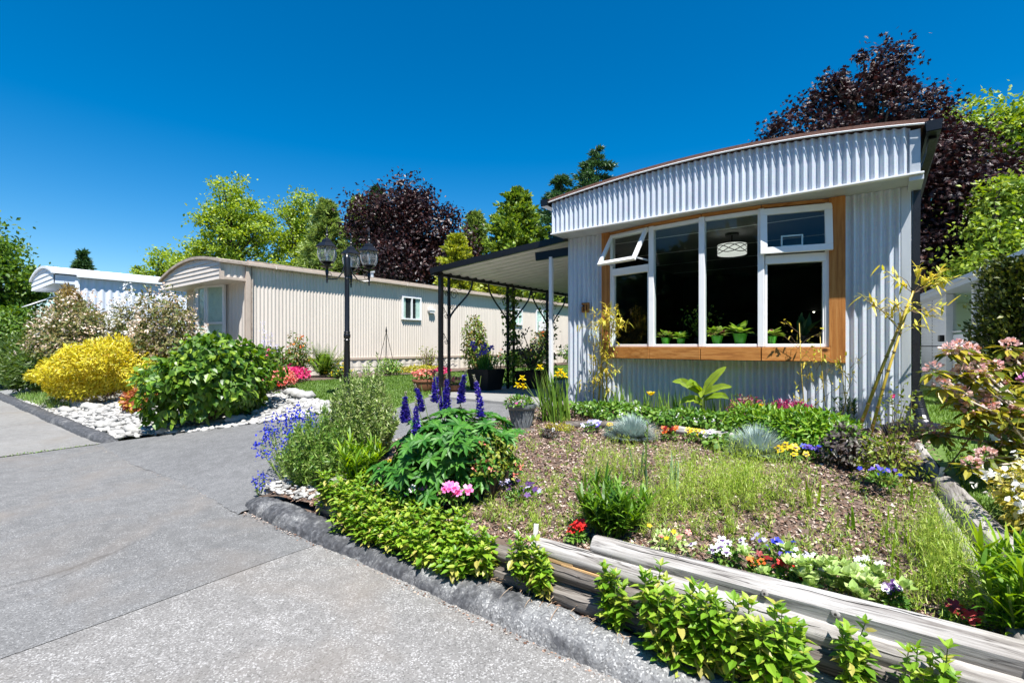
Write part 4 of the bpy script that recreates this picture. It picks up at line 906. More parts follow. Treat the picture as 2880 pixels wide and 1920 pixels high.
laps(3.95, LT, .3, 1.95, .1).build('siding_panel', 'white_siding', Rt)
laps(8.4, LT, 1.95, 3.0, .1).build('siding_panel', 'white_siding', Rt)
MB().box(1.53, 1.58, -.004, .02, .3, 3.0, TR).build('upright_seam', 'dark_room', Rt)
MB().box(0, 1.53, -.018, .02, 1.585, 1.61, TR).build('level_seam', 'dark_room', Rt); MB().box(1.58, 3.75, -.018, .02, 1.585, 1.61, TR).build('level_seam', 'dark_room', Rt)
MB().box(3.75, 3.92, -.14, 0, .3, 2.985, TR).build('porch_post', 'white', Rt); MB().box(6.15, 6.3, -.14, 0, 1.98, 2.985, TR).build('porch_post', 'white', Rt)
MB().box(3.92, LT, .5, .56, .3, 2.985, TR).build('inner_wall', 'white_siding', Rt); MB().box(0, 3.75, .02, .1, .3, 2.985, TR).build('wall_core', 'white_siding', Rt); MB().box(0, .05, .1, 3.5, .3, 2.985, TR).build('end_wall', 'white_siding', Rt)
MB().box(3.92, LT, -.02, .5, 1.955, 1.99, TR).build('porch_sill', 'white', Rt)
window(Rt, TR @ Matrix.Translation((4.2, .45, 2.0)), 1.6, .78, 2, fr=.05)
MB().box(-.2, LT+.3, -.30, 4.0, 3.08, 3.14, TR).build('roof', 'white_siding', Rt)
MB().box(-.2, LT+.3, -.33, -.30, 2.99, 3.15, TR).box(-.2, LT+.3, -.38, -.33, 3.09, 3.17, TR).build('eave_board', 'white', Rt)
MB().box(-.2, LT+.3, -.30, 4.0, 3.0, 3.02, TR).build('eave_soffit', 'white', Rt)
MB().box(3.4, 3.62, -.22, -.02, 1.72, 1.9, TR).build('meter_box', 'black', Rt, bevel=.02)
# ================================================================ street lamp
LX, LY, LZ = -8.0, 5.35, .56
lp = thing('lamp_post', 'black lamp post with three glazed lanterns standing on the lawn', 'lamp post', (LX, LY, LZ))
MB().lathe([(.085, 0), (.085, .05), (.062, .10), (.058, .75), (.05, 1.12), (.058, 1.15), (.045, 1.17), (.062, 1.21), (.064, 1.25), (.05, 1.28), (.058, 1.30), (.044, 1.33), (.044, 2.30), (.052, 2.31), (.044, 2.33), (.044, 2.36), (.054, 2.37), (.054, 2.40), (.06, 2.43), (.06, 2.70), (.05, 2.73), (.03, 2.76), (.016, 2.80), (.02, 2.84), (.008, 2.88)], (LX, LY, LZ), 20).build('pole', 'black', lp, smooth='auto')
Rv = Vector((.795, .606, 0)); Fv = Vector((-.606, .795, 0))
for cr, cf in ((.96, .28), (-.66, -.75), (-.14, .99)):
    d = Rv*cr+Fv*cf; c = Vector((LX, LY, 0))+d*.40; z0 = 3.13; cx = (c.x, c.y, z0)
    arm = MB().tube([Vector((LX, LY, z0-.02))+d*.05, Vector((LX, LY, z0-.16))+d*.10, Vector((LX, LY, z0-.28))+d*.2, Vector((LX, LY, z0-.30))+d*.32, Vector((LX, LY, z0-.29))+d*.40], .012, 7)
    arm.lathe([(.006, -.38), (.018, -.36), (.012, -.335), (.024, -.315), (.016, -.29), (.02, -.25), (.034, -.16), (.02, -.13), (.03, -.1)], cx, 10)
    arm.tube([c+Vector((0, 0, z0-.22))-d*(.05+.035*math.cos(t*.5))+Vector((0, 0, .035*math.sin(t*.5))) for t in range(14)], .006, 5); arm = arm.build('lamp_arm', 'black', lp, smooth='auto')
    la = MB().lathe([(.03, -.1), (.10, -.085), (.115, -.075), (.10, -.07), (.05, -.06), (.06, -.03), (.11, -.005), (.115, .012), (.03, .015)], cx, 12).build('lantern', 'black', lp, smooth='auto')
    MB().lathe([(.09, .28), (.20, .262), (.205, .275), (.13, .345), (.095, .36), (.085, .40), (.06, .425), (.02, .43)], cx, 6, .3).build('roof', 'black', la)
    MB().lathe([(.02, .425), (.03, .44), (.014, .465), (.034, .49), (.022, .515), (.01, .53), (.022, .55), (.014, .575), (.008, .60), (.014, .62), (.004, .68)], cx, 10).build('finial', 'black', la, smooth='auto')
    prof = [(.118, .012), (.155, .08), (.168, .15), (.158, .22), (.135, .272)]
    MB().lathe([(r-.008, z) for r, z in prof], cx, 12, .3).build('glass', 'lamp_glass', la, smooth=True)
    for k in range(6): MB().tube([(cx[0]+r*math.cos(k*PI/3+.3), cx[1]+r*math.sin(k*PI/3+.3), cx[2]+z) for r, z in prof], .010, 5).build('cage_bar', 'bar_glint', la)
    MB().lathe([(.012, .01), (.016, .06), (.016, .14), (.008, .19)], cx, 8).build('bulb', 'white', la, smooth=True)
# ================================================================ plants
def root(name, label, cat, x, y, group=None, z=None): return thing(name, label, cat, (x, y, gz(x, y) if z is None else z), group)
def stems_to(lv, base, pts, r0, r1, m):
    n = len(pts); lv.stems(np.tile(np.array(base, float), (n, 1)), pts, r0, r1, m, jit(n, .02))
def shrub(name, label, x, y, h, rx, ry, n, T, size, mats, depth=.4, amt=.2, group=None, zlow=-.75, droop=.3, cat='shrub', facing=.8, k=18, flowers=None, z=None, single=0, part='leaves', stem='stemb', sharp=7., warp=None):
    r = root(name, label, cat, x, y, group, z); b = r.location; lv = Leaves(); c = np.array([x, y, b.z+h*.46])
    if isinstance(mats, str): mats = [(mats, 1.)]
    p, nr = shell(c, (rx, ry, h*.56), n, depth, amt, zlow, k, sharp); p = warp(p) if warp else p; p[:, 2] = np.maximum(p[:, 2], b.z+.02); N = len(p); cut = np.cumsum([int(N*f) for _, f in mats])
    d = unit(nr*.55+jit(N, .55)+np.array([0, 0, -droop])); nm = unit(nr*facing+jit(N, .35)+np.array([0, 0, .55]))
    s0 = 0
    for (m, f), e in zip(mats, cut):
        a_, b2, c2, sz = p[s0:e], d[s0:e], nm[s0:e], size*rng.uniform(.65, 1.25, e-s0)
        if single and s0 == 0: rest = singles('leaf', T, a_, b2, c2, sz, m, r, single); a_, b2, c2, sz = a_[rest], b2[rest], c2[rest], sz[rest]
        lv.put(T, a_, b2, c2, sz, m); s0 = e
    lv.build(part, r)
    st = Leaves(); q, _ = shell(c, (rx*.75, ry*.75, h*.45), 40, .5); stems_to(st, (x, y, b.z), q, .012, .004, stem); st.build('stems', r)
    if flowers:
        for fm, fn, fs, ft in flowers:
            fl = Leaves(); q, qn = shell(c, (rx*1.02, ry*1.02, h*.575), fn, .1, amt, -.2, k, sharp); 
            for j in range(ft): fl.put(T_PETAL, q+jit(len(q), fs*.45), rdir(len(q), .2), unit(qn+jit(len(q), .5)), fs*rng.uniform(.7, 1.2, len(q)), fm)
            fl.build('flowers', r)
    return r
# --- left: shrubs along the road
shrub('broadleaf_bush', 'large round bush of heart shaped green leaves at the edge of the driveway', -9.5, 3.6, 1.52, 1.12, 1.08, 5600, T_WIDE, .14, [('hydrangea', .9), ('mint', .1)], .6, .3, facing=.9, droop=.7, k=40, sharp=14., single=300)
shrub('golden_shrub', 'low spreading shrub with golden yellow leaves behind the pebbles', -16.0, 3.6, 1.55, 2.35, 1.3, 22000, T_SLIM, .11, [('golden', .9), ('golden_low', .1)], .35, .28, droop=.05, k=46, sharp=14., warp=lambda p: np.stack([p[:, 0], p[:, 1], .25+(p[:, 2]-.25)*np.clip(.48+.52*(p[:, 0]+18.4)/3.2, .4, 1.)], 1))
shrub('flowering_shrub', 'tall shrub covered in pale pink and cream blossom beside the bronze conifer', -20.2, 3.9, 2.8, 2.3, 1.3, 9000, T_OVAL, .12, [('photinia', 1.)], .5, .42, k=44, sharp=16., flowers=[('photinia_fl', 850, .07, 3)])
shrub('flowering_shrub', 'shrub with cream blossom under the tan bay window', -14.7, 4.45, 2.5, 1.4, .8, 7000, T_OVAL, .10, [('photinia', 1.)], .5, .42, k=40, sharp=16., flowers=[('photinia_fl', 650, .06, 3)])
shrub('flowering_shrub', 'thin tall sprays of white blossom between the two flowering shrubs', -17.6, 4.4, 2.9, .75, .5, 2200, T_OVAL, .09, [('photinia', 1.)], .6, .4, k=12, flowers=[('white_fl', 420, .06, 3)])
shrub('bronze_conifer', 'narrow bronze conifer in front of the far white home', -22.0, 3.95, 3.45, .62, .6, 5200, T_NARROW, .16, 'bronze', .4, .25, droop=-.7, k=20)
shrub('juniper_hedge', 'dark green feathery juniper at the far left edge', -21.0, 2.95, 1.5, 1.8, .7, 9000, T_NARROW, .17, 'juniper', .4, .3, droop=-.1, k=24)
shrub('juniper_hedge', 'low juniper running out of the picture on the left', -26.0, 3.1, 1.8, 2.6, .8, 8000, T_NARROW, .2, 'juniper', .4, .3, droop=-.1, k=24)
shrub('rust_plant', 'small rust coloured plant between the golden shrub and the green bush', -12.6, 3.35, .5, .45, .35, 900, T_WIDE, .09, [('rust', .8), ('golden', .2)], .5, .2, cat='plant')
lv = Leaves(); r = root('ground_grass', 'tuft of rough grass at the kerb below the golden shrub', 'grass', -18.3, 2.7)
n = 1600; x = rng.uniform(-20.5, -15.6, n); y = rng.uniform(2.45, 3.0, n); lv.blade(np.stack([x, y, [gz(a, b) for a, b in zip(x, y)]], 1), ring(n, .1, .8), rng.uniform(.15, .35, n), .014, .3, 'weed', 3); lv.build('blades', r)
sb = thing('scalloped_edging', 'row of pale scalloped edging stones under the golden shrub', 'edging', (-14.3, 2.98, .15))
s0 = MB().lathe([(.001, 0), (.12, .0), (.13, .05), (.10, .12), (.001, .16)], (-14.3, 2.98, .13), 12).build('edging_stone', 'pebble', sb, smooth=True)
for k in range(1, 9): o = s0.copy(); C.objects.link(o); o.parent = sb; o.location = (-.27*k, -.015*k, random.uniform(-.01, .01))
# --- middle left: rosemary, blue flowers, lily
def spiky(name, label, x, y, h, rx, ry, nst, mats, ll, wd, group=None, lean=.35, per=46, z=None, cat='shrub'):
    """upright shoots set with narrow leaves"""
    r = root(name, label, cat, x, y, group, z); lv = Leaves(); st = Leaves()
    a = rng.uniform(0, 2*PI, nst); q = np.sqrt(rng.random(nst)); bx = x+rx*.45*q*np.cos(a); by = y+ry*.45*q*np.sin(a); z0 = r.location.z
    tx = x+rx*q*np.cos(a)*rng.uniform(.8, 1.1, nst); ty = y+ry*q*np.sin(a)*rng.uniform(.8, 1.1, nst); tz = z0+h*(1-.55*q**2)*rng.uniform(.7, 1.08, nst)
    A_ = np.stack([bx, by, np.full(nst, z0)], 1); B_ = np.stack([tx, ty, tz], 1); st.stems(A_, B_, .005, .002, 'stem'); st.build('stems', r)
    t = rng.random((nst, per))**.7; p = A_[:, None]+(B_-A_)[:, None]*t[..., None]; ax_ = unit(B_-A_)
    d = unit(ax_[:, None]*.75+rng.normal(size=(nst, per, 3))*.6); p = p.reshape(-1, 3); d = d.reshape(-1, 3); N = len(p)
    idx = rng.permutation(N); c0 = 0
    for m, f in mats:
        e = c0+int(N*f); j = idx[c0:e]; lv.put(T_NARROW if wd < .2 else T_SLIM, p[j], d[j], rdir(len(j), .6), ll*rng.uniform(.6, 1.2, len(j)), m); c0 = e
    lv.build('leaves', r); return r, B_
spiky('rosemary_shrub', 'tall grey green rosemary shrub with pale tips beside the lupin', -4.68, 3.3, 1.12, .48, .46, 220, [('rosemary', 1.)], .06, .1, per=90)
spiky('rosemary_shrub', 'tallest rosemary shoots standing up in front of the lawn', -4.85, 3.6, 1.28, .22, .2, 44, [('rosemary', 1.)], .06, .1, per=90)
spiky('lavender_bush', 'bushy green shrub in front of the rosemary at the kerb end', -4.62, 2.78, .82, .5, .42, 210, [('lavender', 1.)], .06, .1, per=60)
r, tops = spiky('blue_flower_clump', 'clump of vivid blue flowers leaning over the driveway', -5.22, 2.85, .80, .50, .40, 90, [('lavender', 1.)], .045, .1, per=16, cat='flower')
tl = tops[(tops[:, 2] > .32)]; fl = Leaves()
for k in range(16): fl.put(T_PETAL, tl+jit(len(tl), .03)*np.array([1, 1, 1.6])+np.array([-.04, 0, -.02]), rdir(len(tl), .1), rdir(len(tl), .3), rng.uniform(.02, .036, len(tl)), 'blue')
fl.build('flowers', r)
r, tops = spiky('blue_flower_sprig', 'small blue flower sprig on the tip of the kerb', -5.02, 2.36, .22, .12, .08, 14, [('lavender', 1.)], .03, .1, per=8, z=.08, cat='flower')
fl = Leaves()
for k in range(6): fl.put(T_PETAL, tops+jit(len(tops), .018), rdir(len(tops)), rdir(len(tops), .4), .024, 'blue')
fl.build('flowers', r)
def lily(name, label, x, y, h, rad, nst, m, ll, wd, group=None, per=34, z=None):
    r = root(name, label, 'plant', x, y, group, z); z0 = r.location.z; lv = Leaves(); a = rng.uniform(0, 2*PI, nst); q = np.sqrt(rng.random(nst))
    A_ = np.stack([x+rad*.3*q*np.cos(a), y+rad*.3*q*np.sin(a), np.full(nst, z0)], 1); B_ = np.stack([x+rad*.75*q*np.cos(a), y+rad*.75*q*np.sin(a), z0+h*rng.uniform(.55, .9, nst)], 1)
    st = Leaves(); st.stems(A_, B_, .008, .005, 'stem'); st.build('stems', r)
    t = rng.uniform(.12, 1, (nst, per)); p = (A_[:, None]+(B_-A_)[:, None]*t[..., None]).reshape(-1, 3); N = len(p); d = ring(N, .35, 1.25); tt = t.reshape(-1)
    d[:, 2] += tt*.5; lv.blade(p, d, ll*rng.uniform(.6, 1.15, N), wd, rng.uniform(.15, .5, N), m, 4, belly=.5); lv.build('leaves', r); return r
lily('lily_clump', 'bright yellow green lily clump between the rosemary and the mint', -3.78, 2.66, .46, .26, 26, 'lily', .17, .013)
lily('lily_clump', 'dark green lily clump behind the sawn end of the top log', -1.36, 2.86, .30, .34, 34, 'lilydk', .19, .013)
lily('lily_clump', 'green lily clump in the lower right corner behind the top log', .47, 2.82, .42, .26, 36, 'lily', .19, .012)
# --- lupin
lu = root('lupin', 'lupin with violet blue flower spikes and palm shaped leaves', 'flower', -2.92, 3.0)
p, nr = shell((-2.88, 2.98, .72), (.58, .52, .36), 300, .55, .15, -.8); lv = Leaves(); st = Leaves(); n = len(p)
q, qn = shell((-3.0, 2.72, .5), (.55, .3, .18), 90, .5, .15, -.6); p = np.concatenate([p, q]); nr = np.concatenate([nr, qn]); n = len(p); p[:, 2] = np.maximum(p[:, 2], .44)
st.stems(np.tile([-2.9, 3.0, .42], (n, 1))+jit(n, .05), p, .004, .003, 'stem', jit(n, .03)+np.array([0, 0, .03]))
up = unit(nr*.8+np.array([0, -.1, .9])+jit(n, .3)); e1 = unit(np.cross(up, rdir(n))); e2 = np.cross(up, e1)
VV = []; FF = []
for k in range(9):       # one palm shaped leaf: nine leaflets round the stalk
    a = 2*PI*k/9; c_, s_ = math.cos(a), math.sin(a); q = T_SLIM[0]*(1.08 if k % 2 else .95); VV.append(np.stack([q[:, 0]*c_+q[:, 1]*s_, -q[:, 0]*s_+q[:, 1]*c_, q[:, 2]+.12*q[:, 1]], 1)); FF.append(T_SLIM[1]+8*k)
T_PALM = (np.concatenate(VV), np.concatenate(FF)); lsz = rng.uniform(.085, .135, n)
rest = singles('palmate_leaf', T_PALM, p, e1, up, lsz, 'lupine', lu, 300)
if rest.any(): lv.put(T_PALM, p[rest], e1[rest], up[rest], lsz[rest], 'lupine'); lv.build('leaves', lu)
SP = [((-3.1, 2.61), .97, 1.22), ((-2.98, 2.63), .86, 1.16), ((-3.1, 2.79), 1.04, 1.27), ((-3.12, 2.97), 1.10, 1.36), ((-3.12, 3.05), 1.0, 1.23), ((-3.0, 3.0), 1.05, 1.35), ((-2.83, 3.0), 1.11, 1.40), ((-2.66, 3.06), 1.0, 1.35), ((-3.18, 2.7), .95, 1.1)]
for k, ((x, y), zb_, zt) in enumerate(SP):
    st.stems([(-2.9+(x+2.9)*.4, 3.0+(y-3)*.4, .42)], [(x, y, zt)], .006, .003, 'stem'); fl = Leaves(); n = 189; t = np.clip(np.repeat(np.linspace(0, 1, 21), 9)+rng.normal(size=189)*.012, 0, 1); a = np.tile(np.arange(9), 21)*2*PI/9+t*31+rng.normal(size=189)*.2; bn = rng.normal(size=2)*.035; keepf = rng.random(189) > .28*(1-t)*(k % 3 == 1)
    rr = .025*(1-.72*t**1.3); z = zb_+(zt-zb_)*t; c = np.stack([x+rr*.4*np.cos(a)+bn[0]*t**2, y+rr*.4*np.sin(a)+bn[1]*t**2, z], 1); d = np.stack([np.cos(a), np.sin(a), np.full(n, .45)], 1)
    c = c[keepf]; d = d[keepf]; rr = rr[keepf]*rng.uniform(.8, 1.2, keepf.sum()); t = t[keepf]; bd = t < .84; fl.put(T_PETAL, c[bd], d[bd]+jit(bd.sum(), .15), np.tile([0, 0, 1.], (bd.sum(), 1))+jit(bd.sum(), .3), rr[bd]*1.15+.008, 'lupine_fl'); fl.put(T_PETAL, c[bd], d[bd]+np.array([0, 0, .9]), d[bd], rr[bd]*.9+.008, 'lupine_fl'); fl.put(T_PETAL, c[~bd], d[~bd]+np.array([0, 0, .8]), d[~bd], .014, 'lupine_tip')
    fl.build('flower_spike', lu)
sd = Leaves()
for (x, y, z0, z1) in ((-2.83, 3.0, .66, 1.1), (-2.66, 3.06, .6, .98)):
    n = 60; t = rng.random(n); a = rng.uniform(0, 6.28, n); sd.put(T_SLIM, np.stack([np.full(n, x), np.full(n, y), z0+(z1-z0)*t], 1), np.stack([np.cos(a), np.sin(a), np.full(n, .8)], 1), rdir(n), .034, 'seedpod')
sd.build('seed_pods', lu); st.build('stems', lu)
# --- mint along the wall
def mint(label, pts, hmin, hmax, ls=.062, old=.12):
    pts = np.array(pts, float); x, y = pts[:, 0].mean(), pts[:, 1].mean(); r = root('mint_clump', label, 'plant', x, y, 'mint clumps along the log wall', .1); n = len(pts)
    h = rng.uniform(hmin, hmax, n); lean = np.stack([rng.normal(size=n)*.10, rng.uniform(-.20, .04, n), np.ones(n)], 1); lean = unit(lean); B_ = pts+lean*h[:, None]
    st = Leaves(); st.stems(pts, B_, .004, .002, 'stem', jit(n, .012)); st.build('stems', r); lv = Leaves()
    nodes = 8; rot = rng.uniform(0, PI, n); acc = []
    for k in range(nodes):
        t = .18+.82*k/(nodes-1); p = pts+(B_-pts)*t
        for s in range(2 if k < nodes-1 else 4):
            a = rot+k*PI/2+s*(PI if k < nodes-1 else PI/2); d = np.stack([np.cos(a), np.sin(a), np.full(n, .05 if k < nodes-2 else .9)], 1)+jit(n, .15); sz = ls*rng.uniform(.75, 1.2, n)*(1.05 if .3 < t < .85 else .75)
            o = rng.random(n) < old*(1.6-1.3*t); nm = np.tile([0, 0, 1.], (n, 1))+jit(n, .2)
            acc.append((p[~o], d[~o], nm[~o], sz[~o])); 
            if o.any(): lv.put(T_OVAL, p[o], d[o]-np.array([0, 0, .5]), nm[o], sz[o], 'mint_old')
    p, d, nm, sz = [np.concatenate(q) for q in zip(*acc)]; rest = singles('leaf', T_OVAL, p, d, nm, sz, 'mint', r, 300)
    if rest.any(): lv.put(T_OVAL, p[rest], d[rest], nm[rest], sz[rest], 'mint')
    if lv.V: lv.build('leaves', r)
    return r
def scat(n, x0, x1, y0, y1, z0, z1): return np.stack([rng.uniform(x0, x1, n), rng.uniform(y0, y1, n), rng.uniform(z0, z1, n)], 1)
mint('long bank of mint spilling over the logs below the lupin', np.concatenate([scat(90, -3.95, -3.3, 2.32, 2.60, .10, .28), scat(130, -3.5, -2.2, 2.30, 2.54, .08, .24), scat(90, -3.5, -2.1, 2.22, 2.32, .06, .14), scat(60, -2.35, -1.95, 2.28, 2.44, .08, .18)]), .14, .25)
mint('single mint clump in front of the split end of the third log', scat(30, -1.78, -1.52, 2.34, 2.42, .09, .18), .14, .30)
mint('mint clump in front of the logs at the bottom of the picture', np.concatenate([scat(8, -1.16, -1.05, 2.32, 2.38, .08, .16), scat(110, -.92, -.24, 2.24, 2.38, .04, .22)]), .16, .31, .066)
mint('thin mint shoot standing against the second log', scat(4, -1.19, -1.15, 2.36, 2.39, .16, .2), .18, .24)
mint('mint sprigs at the bottom right corner below the top log', scat(20, -.12, .22, 2.36, 2.42, .12, .26), .12, .26, .06)
lv = Leaves(); n = 260; b_ = scat(n, -2.4, -.4, 2.30, 2.42, .07, .14); lv.blade(b_, rdir(n)*np.array([1, 1, .4])+np.array([0, -.5, 0]), rng.uniform(.06, .18, n), .004, .35, 'twig', 3); tag(lv.build('dry_twigs'), 'dry brown twigs and roots on the kerb under the mint', None, None, 'stuff')
# --- pot and yellow iris
pt = thing('plant_pot', 'grey plastic pot with a woven pattern holding a leafy plant', 'plant pot', (-3.55, 4.86, .57))
MB().lathe([(.11, 0), (.115, .02), (.16, .24), (.175, .25), (.185, .27), (.185, .31), (.17, .31), (.16, .28), (.02, .27)], (-3.55, 4.86, .57), 24).build('pot', 'grey_pot', pt, smooth='auto')
mb = MB()
for k in range(16):
    a = 2*PI*k/16
    for s in (-1, 1): mb.tube([(-3.55+(.118+.042*t)*math.cos(a+s*.3*t), 4.86+(.118+.042*t)*math.sin(a+s*.3*t), .60+.2*t) for t in (0, .33, .66, 1)], .007, 5)
mb.build('woven_relief', 'grey_pot', pt); lv = Leaves(); p, nr = shell((-3.57, 4.84, .89), (.2, .2, .09), 260, .5); lv.put(T_WIDE, p, nr+jit(len(p), .4), nr+np.array([0, 0, 1]), rng.uniform(.03, .055, len(p)), 'berry'); lv.put(T_PETAL, p[:14]+np.array([0, 0, .03]), rdir(14), rdir(14, 1), .03, 'pink_fl'); lv.build('leaves', pt)
ir = root('yellow_iris', 'clump of sword leaved yellow iris at the house corner', 'flower', -3.36, 5.35); lv = Leaves(); n = 95; b_ = P3(-3.36, 5.35)+rng.normal(size=(n, 3))*np.array([.09, .08, 0]); d = ring(n, 0, .32)+np.array([-.10, -.05, 0]); lv.blade(b_, d, rng.uniform(.4, .78, n), rng.uniform(.016, .028, n), rng.uniform(0, .14, n), 'iris', 5, .6, unit(rdir(n)*np.array([1, 1, 0])))
n = 14; lv.blade(P3(-3.36, 5.35)+jit(n, .05), ring(n, .5, 1.0)+np.array([-.3, -.3, 0]), rng.uniform(.3, .5, n), .018, .5, 'iris', 5); n = 60; lv.blade(P3(-3.32, 5.28, .02)+jit(n, .05), ring(n, .3, 1.3), rng.uniform(.05, .16, n), .008, .4, 'fescue_old', 3); lv.build('leaves', ir)
fp = np.array([(-3.65, 5.01, 1.19), (-3.7, 4.98, 1.1), (-3.64, 5.02, 1.09), (-3.47, 5.15, 1.33), (-3.26, 5.31, 1.28), (-3.22, 5.34, 1.22), (-3.29, 5.29, 1.24)]); st = Leaves(); st.stems(np.tile(P3(-3.38, 5.33), (7, 1))+jit(7, .03), fp, .006, .004, 'stem'); st.build('stems', ir); fl = Leaves()
for q in fp:
    fl = Leaves()
    for k in range(6): a = k*PI/3; fl.put(T_PETAL, [q], [(math.cos(a), math.sin(a), .9 if k % 2 else -.5)], [(math.cos(a)*.5, math.sin(a)*.5, .8)], [.062 if k % 2 == 0 else .05], 'iris_fl')
    fl.put(T_OVAL, np.tile(q, (4, 1)), rdir(4, -.6), rdir(4), .05, 'iris_fl'); fl.build('flower', ir)
# --- bamboo
def bamboo(name, label, canes, clusters, ll, lw, twig, x, y, m='bamboo', cr=.009, node=.16):
    r = root(name, label, 'bamboo', x, y)
    for a, b, rad in canes:
        a = Vector(a); b = Vector(b); c = MB().tube([a, a.lerp(b, .5)+Vector((-.01, 0, 0)), b], [rad, rad*.85, rad*.55], 8).build('cane', 'cane', r, smooth=True); L2 = (b-a).length
        nd = MB(); k = max(1, int(L2/node))
        for i in range(1, k): p = a.lerp(b, i/k)+Vector((-.01*math.sin(PI*i/k), 0, 0)); d = (b-a).normalized()*.006; nd.tube([p-d, p+d], rad*1.12, 8)
        if k > 1: nd.build('cane_node', 'node', c)
    lv = Leaves(); st = Leaves()
    for (s, e, nl) in clusters:
        s = np.array(s, float); e = np.array(e, float); st.stems([s], [e], twig, twig*.5, 'stemb', jit(1, .02)); t = rng.uniform(.35, 1.05, nl)[:, None]; p = s+(e-s)*t+jit(nl, .012); d = unit(e-s)*.6+rdir(nl)*.8+np.array([0, 0, -.1]); lv.blade(p, d, ll*rng.uniform(.6, 1.3, nl), lw, rng.uniform(0, .35, nl), m, 4, belly=.9)
    st.build('twigs', r); lv.build('leaves', r); return r
K2 = (.24, 5.9, 1.93); K3 = (.26, 5.92, 2.10)
bamboo('golden_bamboo', 'two leaning golden bamboo canes with leafy tops at the right corner of the home', [((-.17, 5.9, .72), (.265, 5.9, 2.12), .017), ((-.08, 5.78, .66), (.205, 5.82, 1.9), .015)],
       [(K3, (.10, 5.86, 2.31), 16), (K3, (.02, 5.80, 2.36), 8), (K3, (.30, 5.92, 2.36), 14), (K3, (.46, 6.02, 2.26), 26), (K3, (.56, 6.05, 2.24), 16), (K3, (.45, 5.9, 2.30), 18), ((.16, 5.88, 1.75), (-.03, 5.80, 2.03), 18), ((.05, 5.85, 1.92), (-.13, 5.75, 2.08), 14), (K2, (.05, 5.85, 1.95), 12), (K2, (.50, 5.95, 1.98), 16), (K2, (.42, 5.9, 1.87), 10), (K2, (.25, 5.75, 2.0), 12), ((.2, 5.9, 1.8), (.3, 5.85, 1.80), 10), ((.21, 5.85, 1.9), (.12, 5.8, 1.99), 12)], .135, .013, .004, -.1, 5.85)
cl_ = []
for k in range(56):
    z = rng.uniform(1.0, 2.1); x = -3.06+rng.normal()*.05+(.06 if z > 1.6 else 0); a = rng.uniform(0, 6.28); l_ = rng.uniform(.10, .34); cl_.append(((x, 6.1, z-.1), (x+l_*math.cos(a)*1.0, 6.1+l_*.55*math.sin(a)-.05, z+rng.uniform(-.05, .16)), int(rng.integers(7, 13))))
for q in ((-2.67, 6.0, 1.9), (-2.72, 6.0, 1.83), (-2.75, 6.02, 1.96), (-2.85, 6.0, 2.05), (-2.98, 6.05, 2.18), (-3.3, 6.05, 2.0), (-3.42, 6.1, 1.88)): cl_.append(((-2.98, 6.1, 1.8), q, 16))
bamboo('golden_bamboo', 'bushy golden bamboo growing in front of the left end of the window', [((-3.14, 6.12, .70), (-3.0, 6.1, 2.15), .012), ((-3.0, 6.08, .70), (-2.95, 6.1, 2.05), .011), ((-3.2, 6.1, .70), (-3.2, 6.12, 1.8), .008), ((-3.07, 6.16, .70), (-3.12, 6.15, 1.95), .009)], cl_, .10, .012, .003, -3.07, 6.1)
cl_ = []
for k in range(46):
    x = rng.uniform(-.75, -.15); z = rng.uniform(.85, 1.5) if x > -.5 else rng.uniform(.85, 1.8); a = rng.uniform(0, 6.28); l_ = rng.uniform(.08, .22); cl_.append(((x, 6.15, z-.05), (x+l_*math.cos(a), 6.12+.4*l_*math.sin(a), z+l_*.6), int(rng.integers(3, 7))))
bamboo('golden_bamboo', 'thin wispy bamboo twigs against the wall below the right end of the sill', [((-.63, 6.12, .72), (-.69, 6.1, 1.85), .005), ((-.43, 6.12, .72), (-.5, 6.1, 1.75), .005), ((-.23, 6.12, .72), (-.32, 6.1, 1.5), .005), ((-.33, 6.14, .72), (-.2, 6.12, 1.35), .004)], cl_, .065, .011, .0025, -.45, 6.12)
# --- banana plant
ba = root('banana_plant', 'young banana plant with broad torn leaves under the window', 'plant', -1.70, 6.05)
def bigleaf(lv, pts, wd, m, fold=.18, n=14, nv=(-.35, -.8, .45)):
    P = [Vector(p) for p in pts]; V = []; F = []
    for i in range(n+1):
        t = i/n; k = min(int(t*(len(P)-1)), len(P)-2); f_ = t*(len(P)-1)-k; c = P[k].lerp(P[k+1], f_); d = (P[k+1]-P[k]).normalized(); s = d.cross(Vector(nv)).normalized(); u = s.cross(d)
        ww = wd*math.sin(PI*min(1, .06+t*.94))**.62*(1-.15*t)*(1+.06*random.uniform(-1, 1)); V += [c-s*ww/2+u*fold*ww*.5, c, c+s*ww/2+u*fold*ww*.5]
    for i in range(n):
        a = 3*i; F += [(a, a+1, a+4), (a, a+4, a+3), (a+1, a+2, a+5), (a+1, a+5, a+4)]
    lv.raw(np.array([tuple(v) for v in V]), np.array(F), m)
BB = (-1.69, 6.05, 1.02)
